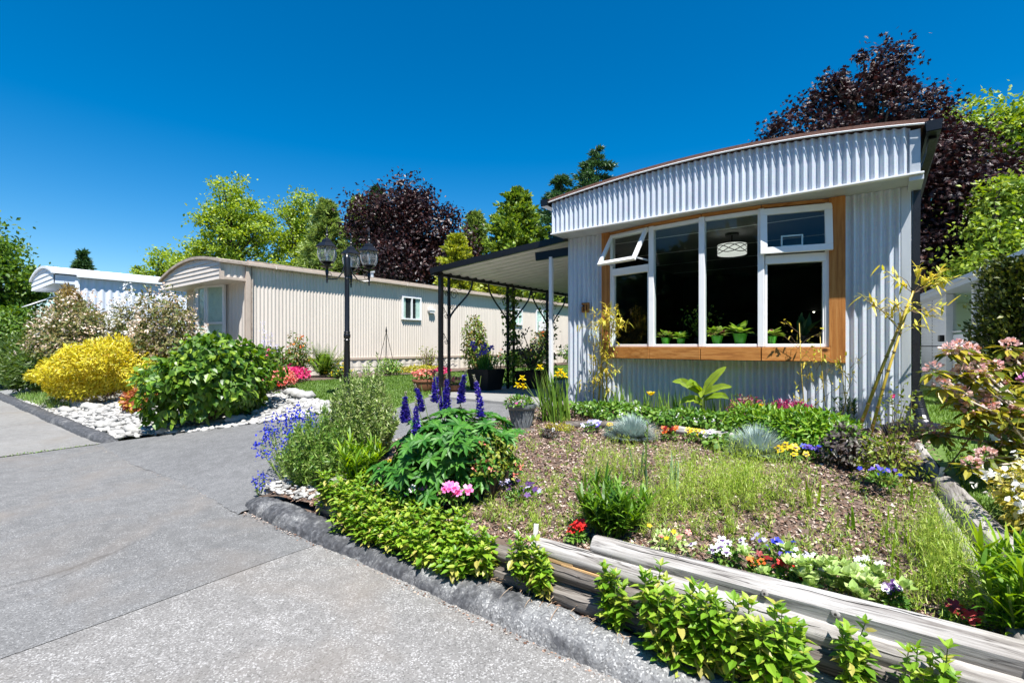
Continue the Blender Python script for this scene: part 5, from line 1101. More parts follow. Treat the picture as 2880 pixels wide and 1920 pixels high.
for k, (pts, wd, m) in enumerate([([BB, (-1.78, 5.98, 1.10), (-1.92, 5.95, 1.17), (-2.03, 5.93, 1.16)], .11, 'banana'), ([BB, (-1.62, 6.05, 1.15), (-1.52, 6.05, 1.27), (-1.43, 6.07, 1.36)], .14, 'banana'), ([BB, (-1.58, 5.98, 1.08), (-1.45, 5.95, 1.13), (-1.34, 5.94, 1.13)], .10, 'banana'),
        ([(-1.69, 6.05, .9), (-1.77, 5.95, .97), (-1.86, 5.9, .95), (-1.92, 5.88, .90)], .11, 'banana'), ([BB, (-1.73, 5.95, 1.13), (-1.78, 5.86, 1.17), (-1.80, 5.78, 1.12)], .13, 'banana'), ([(-1.69, 6.05, .95), (-1.58, 6.05, 1.0), (-1.47, 6.05, 1.02), (-1.4, 6.05, .98)], .09, 'banana'), ([BB, (-1.66, 5.93, 1.08), (-1.64, 5.83, 1.07), (-1.63, 5.75, 1.0)], .12, 'banana')]):
    lv = Leaves(); bigleaf(lv, pts, wd, m); lf = lv.build('leaf', ba); MB().tube([Vector(p)+Vector((0, 0, -.004)) for p in pts], [.006, .005, .004, .002], 5).build('midrib', 'stem', lf)
MB().tube([(-1.70, 6.05, .70), (-1.69, 6.05, .9), BB], [.026, .02, .012], 9).build('stem', 'stem', ba, smooth=True)
# --- plants along the foot of the wall
def swords(name, label, x, y, n, h0, h1, sx, sy, m, wd=.018, tilt=.3, droop=.12, group=None, cat='plant', old=None):
    r = root(name, label, cat, x, y, group); lv = Leaves(); xx = x+rng.normal(size=n)*sx; yy = y+rng.normal(size=n)*sy; yy = np.minimum(yy, 6.33) if (y < 6.4 and x > -3.8) else yy
    lv.blade(np.stack([xx, yy, [gz(a, b) for a, b in zip(xx, yy)]], 1), ring(n, 0, tilt), rng.uniform(h0, h1, n), wd, rng.uniform(0, droop*2, n), m, 5, .6, unit(rdir(n)*np.array([1, 1, 0])))
    if old: lv.blade(np.stack([xx, yy, [gz(a, b) for a, b in zip(xx, yy)]], 1), ring(n, .2, tilt*2), rng.uniform(h0, h1, n)*.6, wd*.7, .4, old, 4)
    lv.build('leaves', r); return r
swords('sword_leaves', 'sword shaped leaves in front of the wall left of the banana plant', -2.2, 6.12, 60, .25, .46, .30, .06, 'iris', .017, .35)
swords('sword_leaves', 'sword shaped leaves in front of the wall right of the bamboo', -2.85, 6.1, 46, .25, .45, .16, .06, 'iris', .017, .35)
swords('sword_leaves', 'sword shaped leaves right of the banana plant', -1.45, 6.15, 46, .22, .40, .18, .05, 'iris', .016, .3)
swords('sword_leaves', 'short sword leaves beside the crimson flowers', -1.0, 6.12, 24, .25, .42, .10, .05, 'iris', .016, .3)
shrub('strawberry_patch', 'leafy strawberry patch behind the left edging log', -2.75, 5.82, .20, .66, .40, 1500, T_WIDE, .06, 'berry', .6, .3, cat='plant', flowers=[('white_fl', 30, .022, 4)])
shrub('strawberry_patch', 'leafy strawberry patch under the banana plant', -1.75, 5.78, .19, .6, .40, 1400, T_WIDE, .06, 'berry', .6, .3, cat='plant', flowers=[('white_fl', 30, .022, 4)])
shrub('strawberry_patch', 'low strawberry plants at the right end of the middle edging log', -1.05, 5.5, .18, .34, .32, 800, T_WIDE, .06, 'berry', .6, .3, cat='plant')
shrub('strawberry_patch', 'single small strawberry plant in front of the middle edging log', -1.22, 5.0, .14, .17, .14, 160, T_WIDE, .07, 'berry', .6, .3, cat='plant')
shrub('ferny_bush', 'spreading bush of bright green divided leaves behind the right blue grass tuft', -.58, 5.42, .34, .50, .40, 3000, T_SLIM, .075, 'peony', .5, .22, cat='plant', droop=.1, k=24)
shrub('ferny_bush', 'smaller bright green plant left of the spreading green bush', -1.02, 5.62, .32, .3, .3, 1300, T_SLIM, .075, 'peony', .5, .25, cat='plant', droop=.1)
r = root('crimson_flower', 'plant with a dome of dark crimson flowers by the wall', 'flower', -.80, 6.05); lv = Leaves(); p, nr = shell((-.80, 6.05, .80), (.26, .2, .12), 700, .5); lv.put(T_OVAL, p, nr+jit(len(p), .5), nr+np.array([0, 0, .5]), .045, 'greenmix'); lv.build('leaves', r)
fl = Leaves(); p, nr = shell((-.78, 6.03, .90), (.23, .16, .10), 520, .5, .25, -.1); fl.put(T_PETAL, p, rdir(len(p), .8), nr, .022, 'crimson'); fl.put(T_NARROW, p, rdir(len(p), .9), nr, .035, 'crimson'); fl.build('flowers', r)
shrub('dull_purple_plant', 'purplish plant with dull red heads between the banana plant and the crimson flowers', -1.22, 6.08, .36, .2, .15, 700, T_SLIM, .05, [('photinia', .6), ('crimson', .4)], .6, .3, cat='plant')
r = root('yellow_lily_flowers', 'pale yellow flowers left of the crimson flowers', 'flower', -1.02, 6.0); fl = Leaves(); c = np.array([(-1.05, 5.98, .92), (-1.0, 5.97, .88), (-.96, 6.0, .85), (-1.03, 5.96, .84), (-.93, 5.98, .9)])
for k in range(9): fl.put(T_PETAL, c+jit(5, .015), rdir(5, .3), rdir(5, .5), .05, 'yellow_fl')
fl.stems(np.tile(P3(-1.02, 6.0), (5, 1)), c, .004, .003, 'stem'); fl.build('flowers', r)
r = root('yellow_tulip', 'single open yellow flower in front of the wall left of the banana plant', 'flower', -2.30, 5.95); fl = Leaves(); q = np.array([[-2.30, 5.93, .97]])
for k in range(6): a = k*PI/3; fl.put(T_PETAL, q, [(math.cos(a), math.sin(a), 1.0)], [(math.cos(a), math.sin(a), -.2)], .075, 'yellow_fl')
fl.stems([P3(-2.30, 5.95)], q, .005, .004, 'stem'); fl.build('flower', r)
r = root('dark_lily_stems', 'dark green whorled lily stems by the corner of the wall', 'plant', -.30, 6.05); lv = Leaves()
for k in range(5):
    bx = -.30+random.uniform(-.12, .12); n = 70; t = rng.random(n); lv.blade(np.stack([np.full(n, bx), np.full(n, 6.05), .72+.33*t], 1), ring(n, .6, 1.3), .08, .012, .2, 'fir_tree', 3)
lv.build('leaves', r)
# --- blue grass tufts
for x, y, lab in ((-2.14, 4.95, 'blue grey tuft of grass beside the violet pansies'), (-.90, 4.95, 'blue grey tuft of grass in front of the spreading green bush')):
    r = root('blue_grass_tuft', lab, 'grass', x, y, 'blue grass tufts'); lv = Leaves(); n = 2200; a = rng.uniform(0, 2*PI, n); t = np.sqrt(rng.random(n))*1.35; d = np.stack([np.sin(t)*np.cos(a), np.sin(t)*np.sin(a), np.cos(t)], 1)
    lv.blade(P3(x, y)+d*np.array([.05, .05, .02]), d, rng.uniform(.20, .34, n), .0055, .12, 'fescue', 3); n = 600; d = ring(n, .6, 1.5); lv.blade(P3(x, y, .01)+d*.03, d, rng.uniform(.12, .22, n), .0055, .15, 'fescue_old', 3); lv.build('blades', r)
# --- small flowers in the bed
def pansy(label, x, y, cols, n, rad=.09, eye='pansy_eye', size=.03, name='pansy', leafm='berry', lean=-.5, z=None):
    r = root(name, label, 'flower', x, y, None, z); z0 = r.location.z; lv = Leaves(); p, nr = shell((x, y, z0+.05), (rad, rad, .05), 130, .6); lv.put(T_OVAL, p, nr+jit(len(p), .4), nr+np.array([0, 0, .8]), .035, leafm); lv.build('leaves', r); fl = Leaves()
    for k in range(n):
        q = np.array([x+rng.normal()*rad*.6, y+rng.normal()*rad*.45, z0+rng.uniform(.08, .14)]); f = unit(np.array([rng.normal()*.35, lean+rng.normal()*.3, .8])); e1 = unit(np.cross(f, [0, 0, 1.])); e2 = np.cross(e1, f); m = cols[k % len(cols)]; sz = size*rng.uniform(.8, 1.2)
        for j in range(5): a = PI/2+j*2*PI/5; fl.put(T_PETAL, [q], [e1*math.cos(a)-e2*math.sin(a)], [f], sz, m)
        if eye: 
            for j in range(3): a = PI/2+(j-1)*1.1; fl.put(T_DIA, [q+f*.004], [e1*math.cos(a)-e2*math.sin(a)+f*.12], [f], sz*.62, eye)
        fl.stems([(x, y, z0)], [q], .002, .002, 'stem')
        if size >= .02: fl.build('flower', r); fl = Leaves()
    if fl.V: fl.build('flowers', r)['kind'] = 'stuff'
    return r
pansy('cluster of lilac pansies at the dark edging log', -2.66, 5.02, ['lilac_fl', 'lilac_fl', 'violet_fl'], 11, .11, None, .034)
pansy('small yellow pansies left of the left blue grass tuft', -2.40, 4.98, ['yellow_fl'], 6, .06)
pansy('rusty red pansies right of the left blue grass tuft', -1.76, 5.05, ['orange_fl', 'darkred_fl'], 11, .08, 'darkred_fl')
pansy('row of yellow pansies in front of the middle edging log', -1.53, 5.12, ['yellow_fl'], 9, .10)
pansy('white pansies at the middle edging log', -1.37, 5.10, ['petalw'], 9, .075, 'darkviolet_fl')
pansy('bright yellow pansies in front of the spreading green bush', -.62, 4.88, ['yellow_fl'], 12, .10, 'pansy_eye', .036)
pansy('deep violet pansies beside the bright yellow pansies', -.45, 4.97, ['violet_fl', 'blue'], 11, .08, 'pansy_eye', .032)
pansy('white pansies with dark faces behind the top log', -.66, 2.80, ['petalw'], 10, .08, 'darkviolet_fl', .026)
pansy('orange and dark red pansies behind the top log', -.49, 2.75, ['orange_fl', 'darkred_fl', 'darkred_fl'], 7, .05, None, .022)
pansy('coral and red small flowers beside the orange pansies', -.36, 2.74, ['coral_fl', 'darkred_fl', 'red_fl'], 7, .05, None, .02)
pansy('violet blue lobelia behind the orange pansies', -.41, 2.98, ['violet_fl', 'blue', 'lilac_fl'], 22, .09, None, .016, 'lobelia')
pansy('small white daisies below the violet lobelia', -.30, 2.86, ['white_fl'], 16, .07, None, .014, 'daisy')
pansy('white petunia flowers behind the pale sedum', -.05, 3.0, ['white_fl'], 8, .06, None, .024, 'petunia', lean=-.2)
pansy('white and violet pansy right of the pale sedum', .055, 2.78, ['petalw', 'darkviolet_fl'], 4, .04, 'darkviolet_fl', .028)
pansy('dark red pansies at the foot of the lower right lily clump', .27, 2.74, ['darkred_fl', 'red_fl'], 5, .05, None, .03)
pansy('yellow and orange small flowers along the top log', -.98, 2.80, ['yellow_fl', 'coral_fl'], 6, .12, None, .018, leafm='sedum')
pansy('dark violet pansies in the middle of the bed right of the pink flowers', -2.2, 3.02, ['darkviolet_fl', 'lilac_fl', 'darkviolet_fl'], 16, .14, None, .026)
pansy('white and violet pansies below the lupin', -2.97, 2.51, ['petalw', 'petalw', 'violet_fl'], 11, .09, 'pansy_eye', .034, z=.37)
pansy('bright red geranium behind the logs', -1.49, 2.62, ['red_fl'], 22, .05, None, .026, 'geranium')
pansy('bright pink flowers under the lupin leaves', -2.55, 2.60, ['pink_fl'], 16, .10, 'magenta_fl', .04, 'pelargonium', z=.42)
pansy('pink flowers at the left foot of the lupin', -2.80, 2.55, ['pink_fl'], 8, .06, None, .032, 'pelargonium', z=.40)
pansy('yellow primrose hidden between the mint and the lily', -3.42, 2.74, ['yellow_fl'], 12, .08, None, .024, 'primrose', z=.46)
pansy('blue violet flowers among the bronze leaves at the right border', .02, 4.30, ['violet_fl', 'blue'], 12, .10, None, .016, 'blue_flower', z=.60)
r = root('coral_rose', 'low rose with small coral buds under the lupin', 'plant', -2.45, 2.95); lv = Leaves(); p, nr = shell((-2.45, 2.95, .66), (.28, .24, .26), 420, .7); lv.put(T_OVAL, p, rdir(len(p)), nr+np.array([0, 0, .7]), .04, 'rose_leaf'); fl = Leaves(); q = p[rng.permutation(len(p))[:26]]
for k in range(5): fl.put(T_PETAL, q+jit(len(q), .006), rdir(len(q), .5), rdir(len(q)), .024, 'coral_fl')
lv.stems(np.tile(P3(-2.45, 2.95), (30, 1)), p[:30], .003, .002, 'stemb'); lv.build('leaves', r); fl.build('buds', r)
r = root('sedum', 'pale green fleshy sedum behind the top log', 'plant', -.19, 2.74); lv = Leaves()
for k in range(60):
    q = np.array([-.18+rng.normal()*.13, 2.76+rng.normal()*.06, gz(-.19, 2.76)+rng.uniform(.05, .16)]); n = 9; a = np.arange(n)*2.4; tl = np.linspace(1.2, .25, n); d = np.stack([np.sin(tl)*np.cos(a), np.sin(tl)*np.sin(a), np.cos(tl)], 1); lv.put(T_WIDE, np.tile(q, (n, 1)), d, np.tile([0, 0, 1.], (n, 1))+jit(n, .1), rng.uniform(.034, .062, n), 'sedum')
lv.build('leaves', r)
shrub('purple_leaf_shrub', 'shrub with dusky purple and grey leaves at the right end of the bed', -.20, 4.9, .36, .2, .18, 620, T_OVAL, .05, 'purple_leaf', .6, .3, cat='shrub')
shrub('rose_bush', 'rose bush with yellow green leaves beside the right border log', .06, 4.55, .42, .22, .2, 520, T_OVAL, .04, [('rose_leaf', 1.)], .7, .35, cat='shrub')
r = root('rose_shoot', 'rose shoots with a dark red bud in front of the drain hose', 'plant', .10, 5.25); lv = Leaves(); n = 24; B_ = np.array([.12, 5.2, .95])+jit(n, .13); lv.stems(np.tile(P3(.08, 5.25), (n, 1)), B_, .004, .002, 'stemb', jit(n, .03)); p = np.repeat(B_, 8, 0)+jit(n*8, .05); lv.put(T_OVAL, p, rdir(len(p)), rdir(len(p), .8), .04, 'rose_leaf'); lv.put(T_PETAL, np.tile([.10, 5.2, 1.17], (8, 1))+jit(8, .006), rdir(8, .8), rdir(8), .025, 'magenta_fl'); lv.build('leaves', r)
shrub('stonecrop', 'yellow green cushion at the foot of the iris', -3.05, 4.95, .08, .2, .12, 600, T_DIA, .02, 'golden_low', .5, .2, cat='plant')
shrub('dark_clump', 'small dark leaved clump at the left end of the mulch', -2.98, 4.62, .10, .12, .09, 260, T_DIA, .03, 'purple_leaf', .6, .2, cat='plant')
for k, (x, y, h, n_, lab) in enumerate(((-1.34, 3.42, .40, 3, 'tall blue green shoot in the middle of the bed'), (-1.20, 3.52, .42, 4, 'pair of grey green upright leaves in the middle of the bed'), (-1.62, 3.9, .30, 3, 'thin grey green shoot in the left middle of the bed'), (.06, 2.95, .27, 1, 'single broad upright leaf near the lower right of the bed'), (.19, 4.2, .2, 3, 'short green shoot by the right border log'), (-.38, 3.9, .28, 4, 'broad strap leaves in the right middle of the bed'), (.12, 3.45, .2, 14, 'cluster of pale shoots near the right border log'), (.22, 3.1, .2, 14, 'cluster of pale shoots behind the lower right lily clump'), (-.15, 3.65, .16, 3, 'small green shoot in the right part of the bed'))):
    swords('leaf_shoot', lab, x, y, n_, h*.7, h, .02 if n_ < 8 else .09, .02 if n_ < 8 else .12, 'bluegreen' if k < 3 else 'lily', .022 if n_ < 8 else .013, .25, .06)
r = root('milkweed_shoot', 'upright shoot with clasping leaves in the left middle of the bed', 'plant', -1.50, 3.75); lv = Leaves(); n = 26; t = np.linspace(0, 1, n); lv.put(T_SLIM, np.stack([np.full(n, -1.50)+.02*t, np.full(n, 3.75), .48+.48*t], 1), ring(n, .3, .8), rdir(n), .075*(1-.5*t), 'weed'); lv.stems([P3(-1.5, 3.75)], [(-1.48, 3.75, .97)], .006, .003, 'stem'); lv.build('leaves', r)
# --- feathery weeds over the bed
lv = Leaves(); C_ = []
for (cx_, cy_, sx, sy, n, h) in ((-1.0, 3.55, .22, .26, 60, .30), (-.72, 3.9, .18, .22, 44, .32), (-1.75, 3.75, .12, .15, 24, .26), (-1.15, 3.1, .25, .2, 36, .18), (.24, 3.3, .08, .35, 60, .28), (-.55, 3.3, .4, .25, 22, .13), (-2.1, 2.75, .35, .12, 50, .12), (-2.3, 3.2, .35, .25, 30, .11), (-1.9, 4.3, .6, .4, 16, .12), (-.4, 3.0, .5, .15, 26, .10), (-1.2, 4.4, .5, .3, 12, .13), (-.2, 4.1, .3, .3, 14, .12), (-3.2, 4.1, .4, .5, 26, .12), (.1, 2.85, .15, .12, 20, .14)):
    C_.append(np.stack([cx_+rng.normal(size=n)*sx, cy_+rng.normal(size=n)*sy, h*rng.uniform(.5, 1.25, n)], 1))
Q = np.concatenate(C_); Q = Q[(Q[:, 0] > -3.9) & (Q[:, 0] < .4) & (Q[:, 1] > 2.62) & (Q[:, 1] < 5.2)]
for x, y, h in Q:
    n = int(20+h*220); b_ = np.array([x, y, gz(x, y)]); t = rng.random(n)**.8; p = b_+np.stack([rng.normal(size=n)*.25*h*t, rng.normal(size=n)*.25*h*t, h*t], 1); lv.blade(p, rdir(n, .35), rng.uniform(.015, .045, n)*(1+h), .0032, .1, 'feather', 2)
    lv.stems(np.tile(b_, (3, 1)), b_+np.stack([rng.normal(size=3)*.2*h, rng.normal(size=3)*.2*h, np.full(3, h)], 1), .0016, .001, 'feather')
n = 1300; x = rng.uniform(-3.9, .4, n); y = rng.uniform(2.62, 5.0, n); keep = rng.random(n) < np.clip(1.2-(y-2.6)/3.2, .25, 1); x, y = x[keep], y[keep]; n = len(x); b_ = np.stack([x, y, [gz(a, b) for a, b in zip(x, y)]], 1)
for k in range(7): lv.put(T_SLIM if k < 3 else T_NARROW, b_+jit(n, .012)*np.array([1, 1, .2]), ring(n, .3, 1.2), np.tile([0, 0, 1.], (n, 1))+jit(n, .4), rng.uniform(.018, .05, n), 'weed' if k < 3 else 'feather')
tag(lv.build('feathery_weeds', bed), 'feathery seedlings and small weeds spread over the mulch', None, None, 'stuff')
for k, (x, y, h, lab) in enumerate(((-1.83, 2.66, .10, 'white plant tag standing behind the logs'), (-3.0, 4.72, .09, 'white plant tag at the foot of the iris'), (-3.1, 4.95, .08, 'second small white plant tag by the iris'), (.36, 4.75, .14, 'white plant tag beside the right border log'))):
    o = MB().box(x-.016, x+.016, y-.002, y+.002, gz(x, y)-.01, gz(x, y)+h).build('plant_tag', 'tag', None, (x, y, gz(x, y)), bevel=.001); o.rotation_euler = (.1, .08, .5); tag(o, lab, 'plant tag')
# --- right edge: rhododendron and variegated shrub
rh = root('rhododendron', 'rhododendron with pink flower trusses and drooping yellow green leaves at the right edge', 'shrub', 1.0, 4.75)
TR_ = np.array([(.41, 4.71, 1.58), (.47, 4.76, 1.60), (.53, 4.8, 1.57), (.32, 4.64, 1.44), (.36, 4.6, 1.33), (.48, 4.72, 1.42), (.55, 4.74, 1.44), (.66, 4.85, 1.46), (.76, 4.98, 1.61), (.80, 5.0, 1.5), (.69, 4.86, 1.34), (.62, 4.78, 1.22), (.84, 4.9, 1.36), (.46, 4.7, 1.06), (.71, 4.75, .95), (.59, 4.6, .86), (.51, 4.55, .79), (.9, 5.0, 1.55), (1.0, 4.9, 1.4), (1.1, 4.8, 1.6), (.95, 4.6, 1.1), (.85, 4.5, .9), (1.2, 4.6, 1.3), (.55, 4.9, 1.5), (.75, 4.7, 1.15)])
TR_ = np.concatenate([TR_, np.array([.66, 4.8, 1.22])+np.random.default_rng(5).normal(size=(16, 3))*np.array([.17, .1, .22])]); st = MB(); lv = Leaves(); acc = []; T_RH = oval(.22, .05, .2); b0 = Vector((1.0, 4.78, .62))
for k, q in enumerate(TR_):
    qv = Vector(q); mid = b0.lerp(qv, .55)+Vector((random.uniform(-.05, .05), random.uniform(-.05, .05), .10)); st.tube([b0, mid, qv-Vector((0, 0, .03))], [.014, .009, .006], 6)
    n = 16; a = np.arange(n)*2.4+rng.random(); tl = rng.uniform(1.2, 2.3, n); d = np.stack([np.sin(tl)*np.cos(a), np.sin(tl)*np.sin(a), np.cos(tl)], 1); acc.append((np.tile(q, (n, 1))+d*.02-np.array([0, 0, .03]), d, np.stack([np.cos(a)*.6, np.sin(a)*.6, np.ones(n)], 1), rng.uniform(.08, .13, n)))
    n = 12; acc.append((np.array(mid)+jit(n, .05), rdir(n, -.6), rdir(n, .5), rng.uniform(.06, .1, n)))
    if k not in (13, 20, 21): fl = Leaves(); n = 46; d = rdir(n, .45); fl.put(T_PETAL, q+d*np.array([.035, .035, .028]), d+jit(n, .3), rdir(n), rng.uniform(.022, .036, n), 'rhodo_mag' if k in (12, 17) else 'rhodo_fl'); fl.build('flower_truss', rh)['kind'] = ''
st.build('stems', 'rhstem', rh, smooth=True); p, d, nm, sz = [np.concatenate(q) for q in zip(*acc)]; rest = singles('leaf', T_RH, p, d, nm, sz, 'rhodo', rh, 300); lv.put(T_RH, p[rest], d[rest], nm[rest], sz[rest], 'rhodo'); lv.build('leaves', rh)
for o in rh.children:
    if o.name.startswith('flower_truss') and 'kind' in o: del o['kind']
r = root('bare_shoot', 'long bare reddish shoot leaning across the lawn in front of the rhododendron', 'plant', .33, 4.75); MB().tube([(.33, 4.75, .58), (.46, 4.78, .80), (.56, 4.8, 1.0), (.57, 4.8, 1.12)], [.006, .005, .004, .002], 6).build('stem', 'node', r); lv = Leaves(); n = 18; p = np.array([.46, 4.78, .82])+rng.normal(size=(n, 3))*np.array([.06, .04, .1]); lv.put(T_OVAL, p, rdir(n), rdir(n, .8), .06, 'rhodo'); lv.build('leaves', r)
shrub('variegated_azalea', 'yellow variegated shrub with white flowers outside the right border log', .88, 3.85, .48, .42, .55, 3400, T_OVAL, .042, [('variegated', .8), ('golden_low', .2)], .5, .25, cat='shrub', flowers=[('white_fl', 110, .034, 4)], k=22)
shrub('variegated_azalea', 'second yellow and white shrub closer to the lower right corner', .92, 3.05, .50, .32, .4, 1800, T_OVAL, .04, [('variegated', .8), ('golden_low', .2)], .5, .25, cat='shrub', flowers=[('white_fl', 70, .034, 4)], k=18)
r = thing('white_planter', 'square white planter box on the lawn behind the rhododendron', 'planter', (1.02, 6.2, .70)); MB().box(.84, 1.24, 6.0, 6.4, .70, 1.05).build('box', 'white_siding', r, bevel=.01); MB().box(.82, 1.26, 5.98, 6.42, 1.051, 1.085).build('rim', 'white', r, bevel=.006); lv = Leaves(); p, nr = shell((1.04, 6.2, 1.1), (.2, .2, .1), 300, .6); lv.put(T_OVAL, p, nr, nr+np.array([0, 0, 1]), .05, 'greenmix'); lv.build('leaves', r)
r = thing('garden_bench', 'low dark slatted bench in the shade behind the rhododendron', 'bench', (1.25, 9.3, .65))
for k in range(4): MB().box(.85, 1.65, 9.1+k*.11, 9.19+k*.11, .95, .98).build('slat', 'wood_pot', r)
for x in (.9, 1.6):
    for y in (9.12, 9.48): MB().box(x-.03, x+.03, y-.03, y+.03, .55, .948).build('leg', 'wood_pot', r)
# --- patio pots
def pot_plant(name, label, x, y, r0, h, mt, mats, n, ls, ph_, pr, T=T_OVAL, flowers=None, square=False):
    r = thing(name, label, 'planter', (x, y, .72)); 
    if square: MB().add([(x+sx*r0*k_, y+sy*r0*k_, .72+z) for z, k_ in ((0, .8), (h, 1.), (h, .9), (h-.04, .88)) for sx, sy in ((-1, -1), (1, -1), (1, 1), (-1, 1))], [(4*i+j, 4*i+(j+1) % 4, 4*i+4+(j+1) % 4, 4*i+4+j) for i in range(3) for j in range(4)]+[(3, 2, 1, 0), (12, 13, 14, 15)]).build('pot', mt, r)
    else: MB().lathe([(r0*.62, 0), (r0*.85, h*.4), (r0*.92, h*.8), (r0, h*.86), (r0, h), (r0*.88, h), (r0*.84, h*.9), (.01, h*.88)], (x, y, .72), 20).build('pot', mt, r, smooth='auto')
    lv = Leaves(); p, nr = shell((x, y, .72+h+ph_*.45), (pr, pr, ph_*.55), n, .6, .25, -.7); lv.put(T, p, nr+jit(len(p), .5), nr+np.array([0, 0, .7]), ls*rng.uniform(.7, 1.2, len(p)), mats); lv.build('leaves', r)
    if flowers:
        fl = Leaves(); p, nr = shell((x, y, .72+h+ph_*.5), (pr, pr, ph_*.6), flowers[1], .2, .2, -.1)
        for k in range(4): fl.put(T_PETAL, p+jit(len(p), .015), rdir(len(p), .3), nr, flowers[2], flowers[0])
        fl.build('flowers', r)
    return r
pot_plant('flower_pot', 'clay pot heaped with coral and pink flowers beside the front column', -6.95, 6.35, .24, .24, 'clay', 'greenmix', 260, .05, .16, .24, flowers=('coral_fl', 130, .04))
pot_plant('flower_pot', 'clay pot with magenta flowers behind the coral flower pot', -7.35, 7.2, .18, .26, 'clay', 'greenmix', 220, .05, .14, .2, flowers=('magenta_fl', 90, .04))
pot_plant('flower_pot', 'low clay pot with faded coral flowers right of the front column', -6.5, 6.72, .18, .14, 'clay', 'greenmix', 160, .05, .14, .18, flowers=('coral_fl', 50, .035))
r = pot_plant('iris_planter', 'large dark square planter with iris leaves and blue iris flowers', -6.25, 7.35, .27, .42, 'dark_pot', 'greenmix', 90, .05, .1, .22, square=True)
lv = Leaves(); n = 90; lv.blade(np.array([-6.25, 7.35, 1.1])+jit(n, .1)*np.array([1, 1, 0]), ring(n, 0, .5), rng.uniform(.3, .5, n), .022, .1, 'lupine', 4, .6, unit(rdir(n)*np.array([1, 1, 0]))); q = np.array([-6.35, 7.3, 1.52])+rng.normal(size=(9, 3))*np.array([.13, .1, .06])
for k in range(7): lv.put(T_PETAL, q+jit(9, .012), rdir(9, .2), rdir(9, .4), .07, 'violet_fl')
lv.build('iris', r)
pot_plant('shrub_planter', 'brown wooden planter with a dark gnarled shrub under the patio roof', -5.75, 8.3, .30, .36, 'wood_pot', 'cedar_tree', 420, .07, .45, .42, square=True)
r = root('gnarled_shrub', 'open dark branched shrub above the brown planter', 'shrub', -5.7, 8.2, None, 1.1); mb = MB(); lv = Leaves()
for k in range(12):
    a = random.uniform(0, 6.28); q = Vector((-5.7+.45*math.cos(a), 8.2+.4*math.sin(a), 1.35+random.uniform(0, .55))); m_ = Vector((-5.7, 8.2, 1.1)).lerp(q, .5)+Vector((random.uniform(-.08, .08), random.uniform(-.08, .08), .05)); mb.tube([(-5.7, 8.2, 1.06), m_, q], [.02, .013, .006], 6); p = np.array(q)+jit(24, .06); lv.put(T_OVAL, p, rdir(24, .2), rdir(24, .8), .075, 'purple_leaf' if k % 3 else 'rose_leaf')
mb.build('branches', 'bark', r); lv.build('leaves', r)
r = root('climbing_vine', 'leafy vine climbing the middle iron column', 'vine', -6.05, 7.9, None, .72); lv = Leaves(); n = 520; t = rng.random(n); p = np.stack([-6.05+rng.normal(size=n)*.06, 7.9+rng.normal(size=n)*.11, .8+1.95*t], 1); p[:, 2] += (rng.random(n) < .3)*0; lv.put(T_WIDE, p, rdir(n, -.2), rdir(n, .4), rng.uniform(.05, .1, n), 'hydrangea'); lv.stems(p[:40], p[:40]+np.array([0, 0, .25]), .004, .003, 'stemb'); lv.build('leaves', r)
r = root('climbing_vine', 'leafy vine on the far iron column behind the white post', 'vine', -6.05, 9.37, None, .72); lv = Leaves(); n = 300; t = rng.random(n); p = np.stack([-6.05+rng.normal(size=n)*.08, 9.37+rng.normal(size=n)*.12, .8+1.7*t], 1); lv.put(T_WIDE, p, rdir(n, -.2), rdir(n, .4), rng.uniform(.05, .1, n), 'hydrangea'); lv.build('leaves', r)
shrub('small_tree', 'young bronze green tree in front of the tan wall behind the patio', -10.3, 11.6, 1.95, .45, .45, 1500, T_OVAL, .11, [('cedar_tree', .6), ('bronze', .4)], .6, .3, cat='shrub')
# --- border plants by the tan home
fn = root('fern', 'large bright fern in the border by the tan wall', 'fern', -12.0, 7.3); lv = Leaves()
for k in range(34):
    a = random.uniform(0, 6.28); L2 = random.uniform(.85, 1.35); tl = random.uniform(.1, .8); d0 = np.array([math.sin(tl)*math.cos(a), math.sin(tl)*math.sin(a), math.cos(tl)]); n = 26; t = np.linspace(.1, 1, n); c = P3(-12.0, 7.3)+d0*(L2*t)[:, None]; c[:, 2] -= .22*L2*t**2.4; sd = unit(np.cross(d0, [0, 0, 1.])); 
    for s in (-1, 1): lv.put(T_SLIM, c, np.tile(sd*s+d0*.35, (n, 1))-np.array([0, 0, .15]), np.tile([0, 0, 1.], (n, 1))+d0*.3, .17*np.sin(PI*np.clip(.15+t*.82, 0, 1)), 'fern')
lv.build('fronds', fn)
shrub('border_plant', 'loose rose with orange blooms left of the fern', -12.3, 6.75, 1.25, .42, .35, 900, T_OVAL, .08, [('greenmix', .7), ('bronze', .3)], .8, .4, cat='shrub', flowers=[('orange_fl', 10, .06, 5)])
shrub('border_plant', 'low plant with yellow flowers in front of the fern', -11.6, 7.5, .4, .4, .3, 500, T_OVAL, .08, 'greenmix', .6, .3, cat='plant', flowers=[('yellow_fl', 22, .06, 4)])
shrub('border_plant', 'leafy peony with magenta blooms behind the broad leaved bush', -12.1, 6.0, .95, .55, .4, 1100, T_OVAL, .1, 'greenmix', .6, .25, cat='shrub', flowers=[('magenta_fl', 8, .07, 6)])
shrub('red_azalea', 'low mound of bright pink red flowers at the left end of the border', -11.35, 6.15, .34, .38, .3, 500, T_OVAL, .05, 'greenmix', .6, .2, cat='flower', flowers=[('magenta_fl', 260, .05, 4)])
shrub('red_azalea', 'coral red flowers beside the broad leaved bush', -10.75, 5.45, .50, .42, .3, 500, T_OVAL, .05, 'greenmix', .6, .2, cat='flower', flowers=[('coral_fl', 260, .05, 4), ('red_fl', 60, .04, 3)])
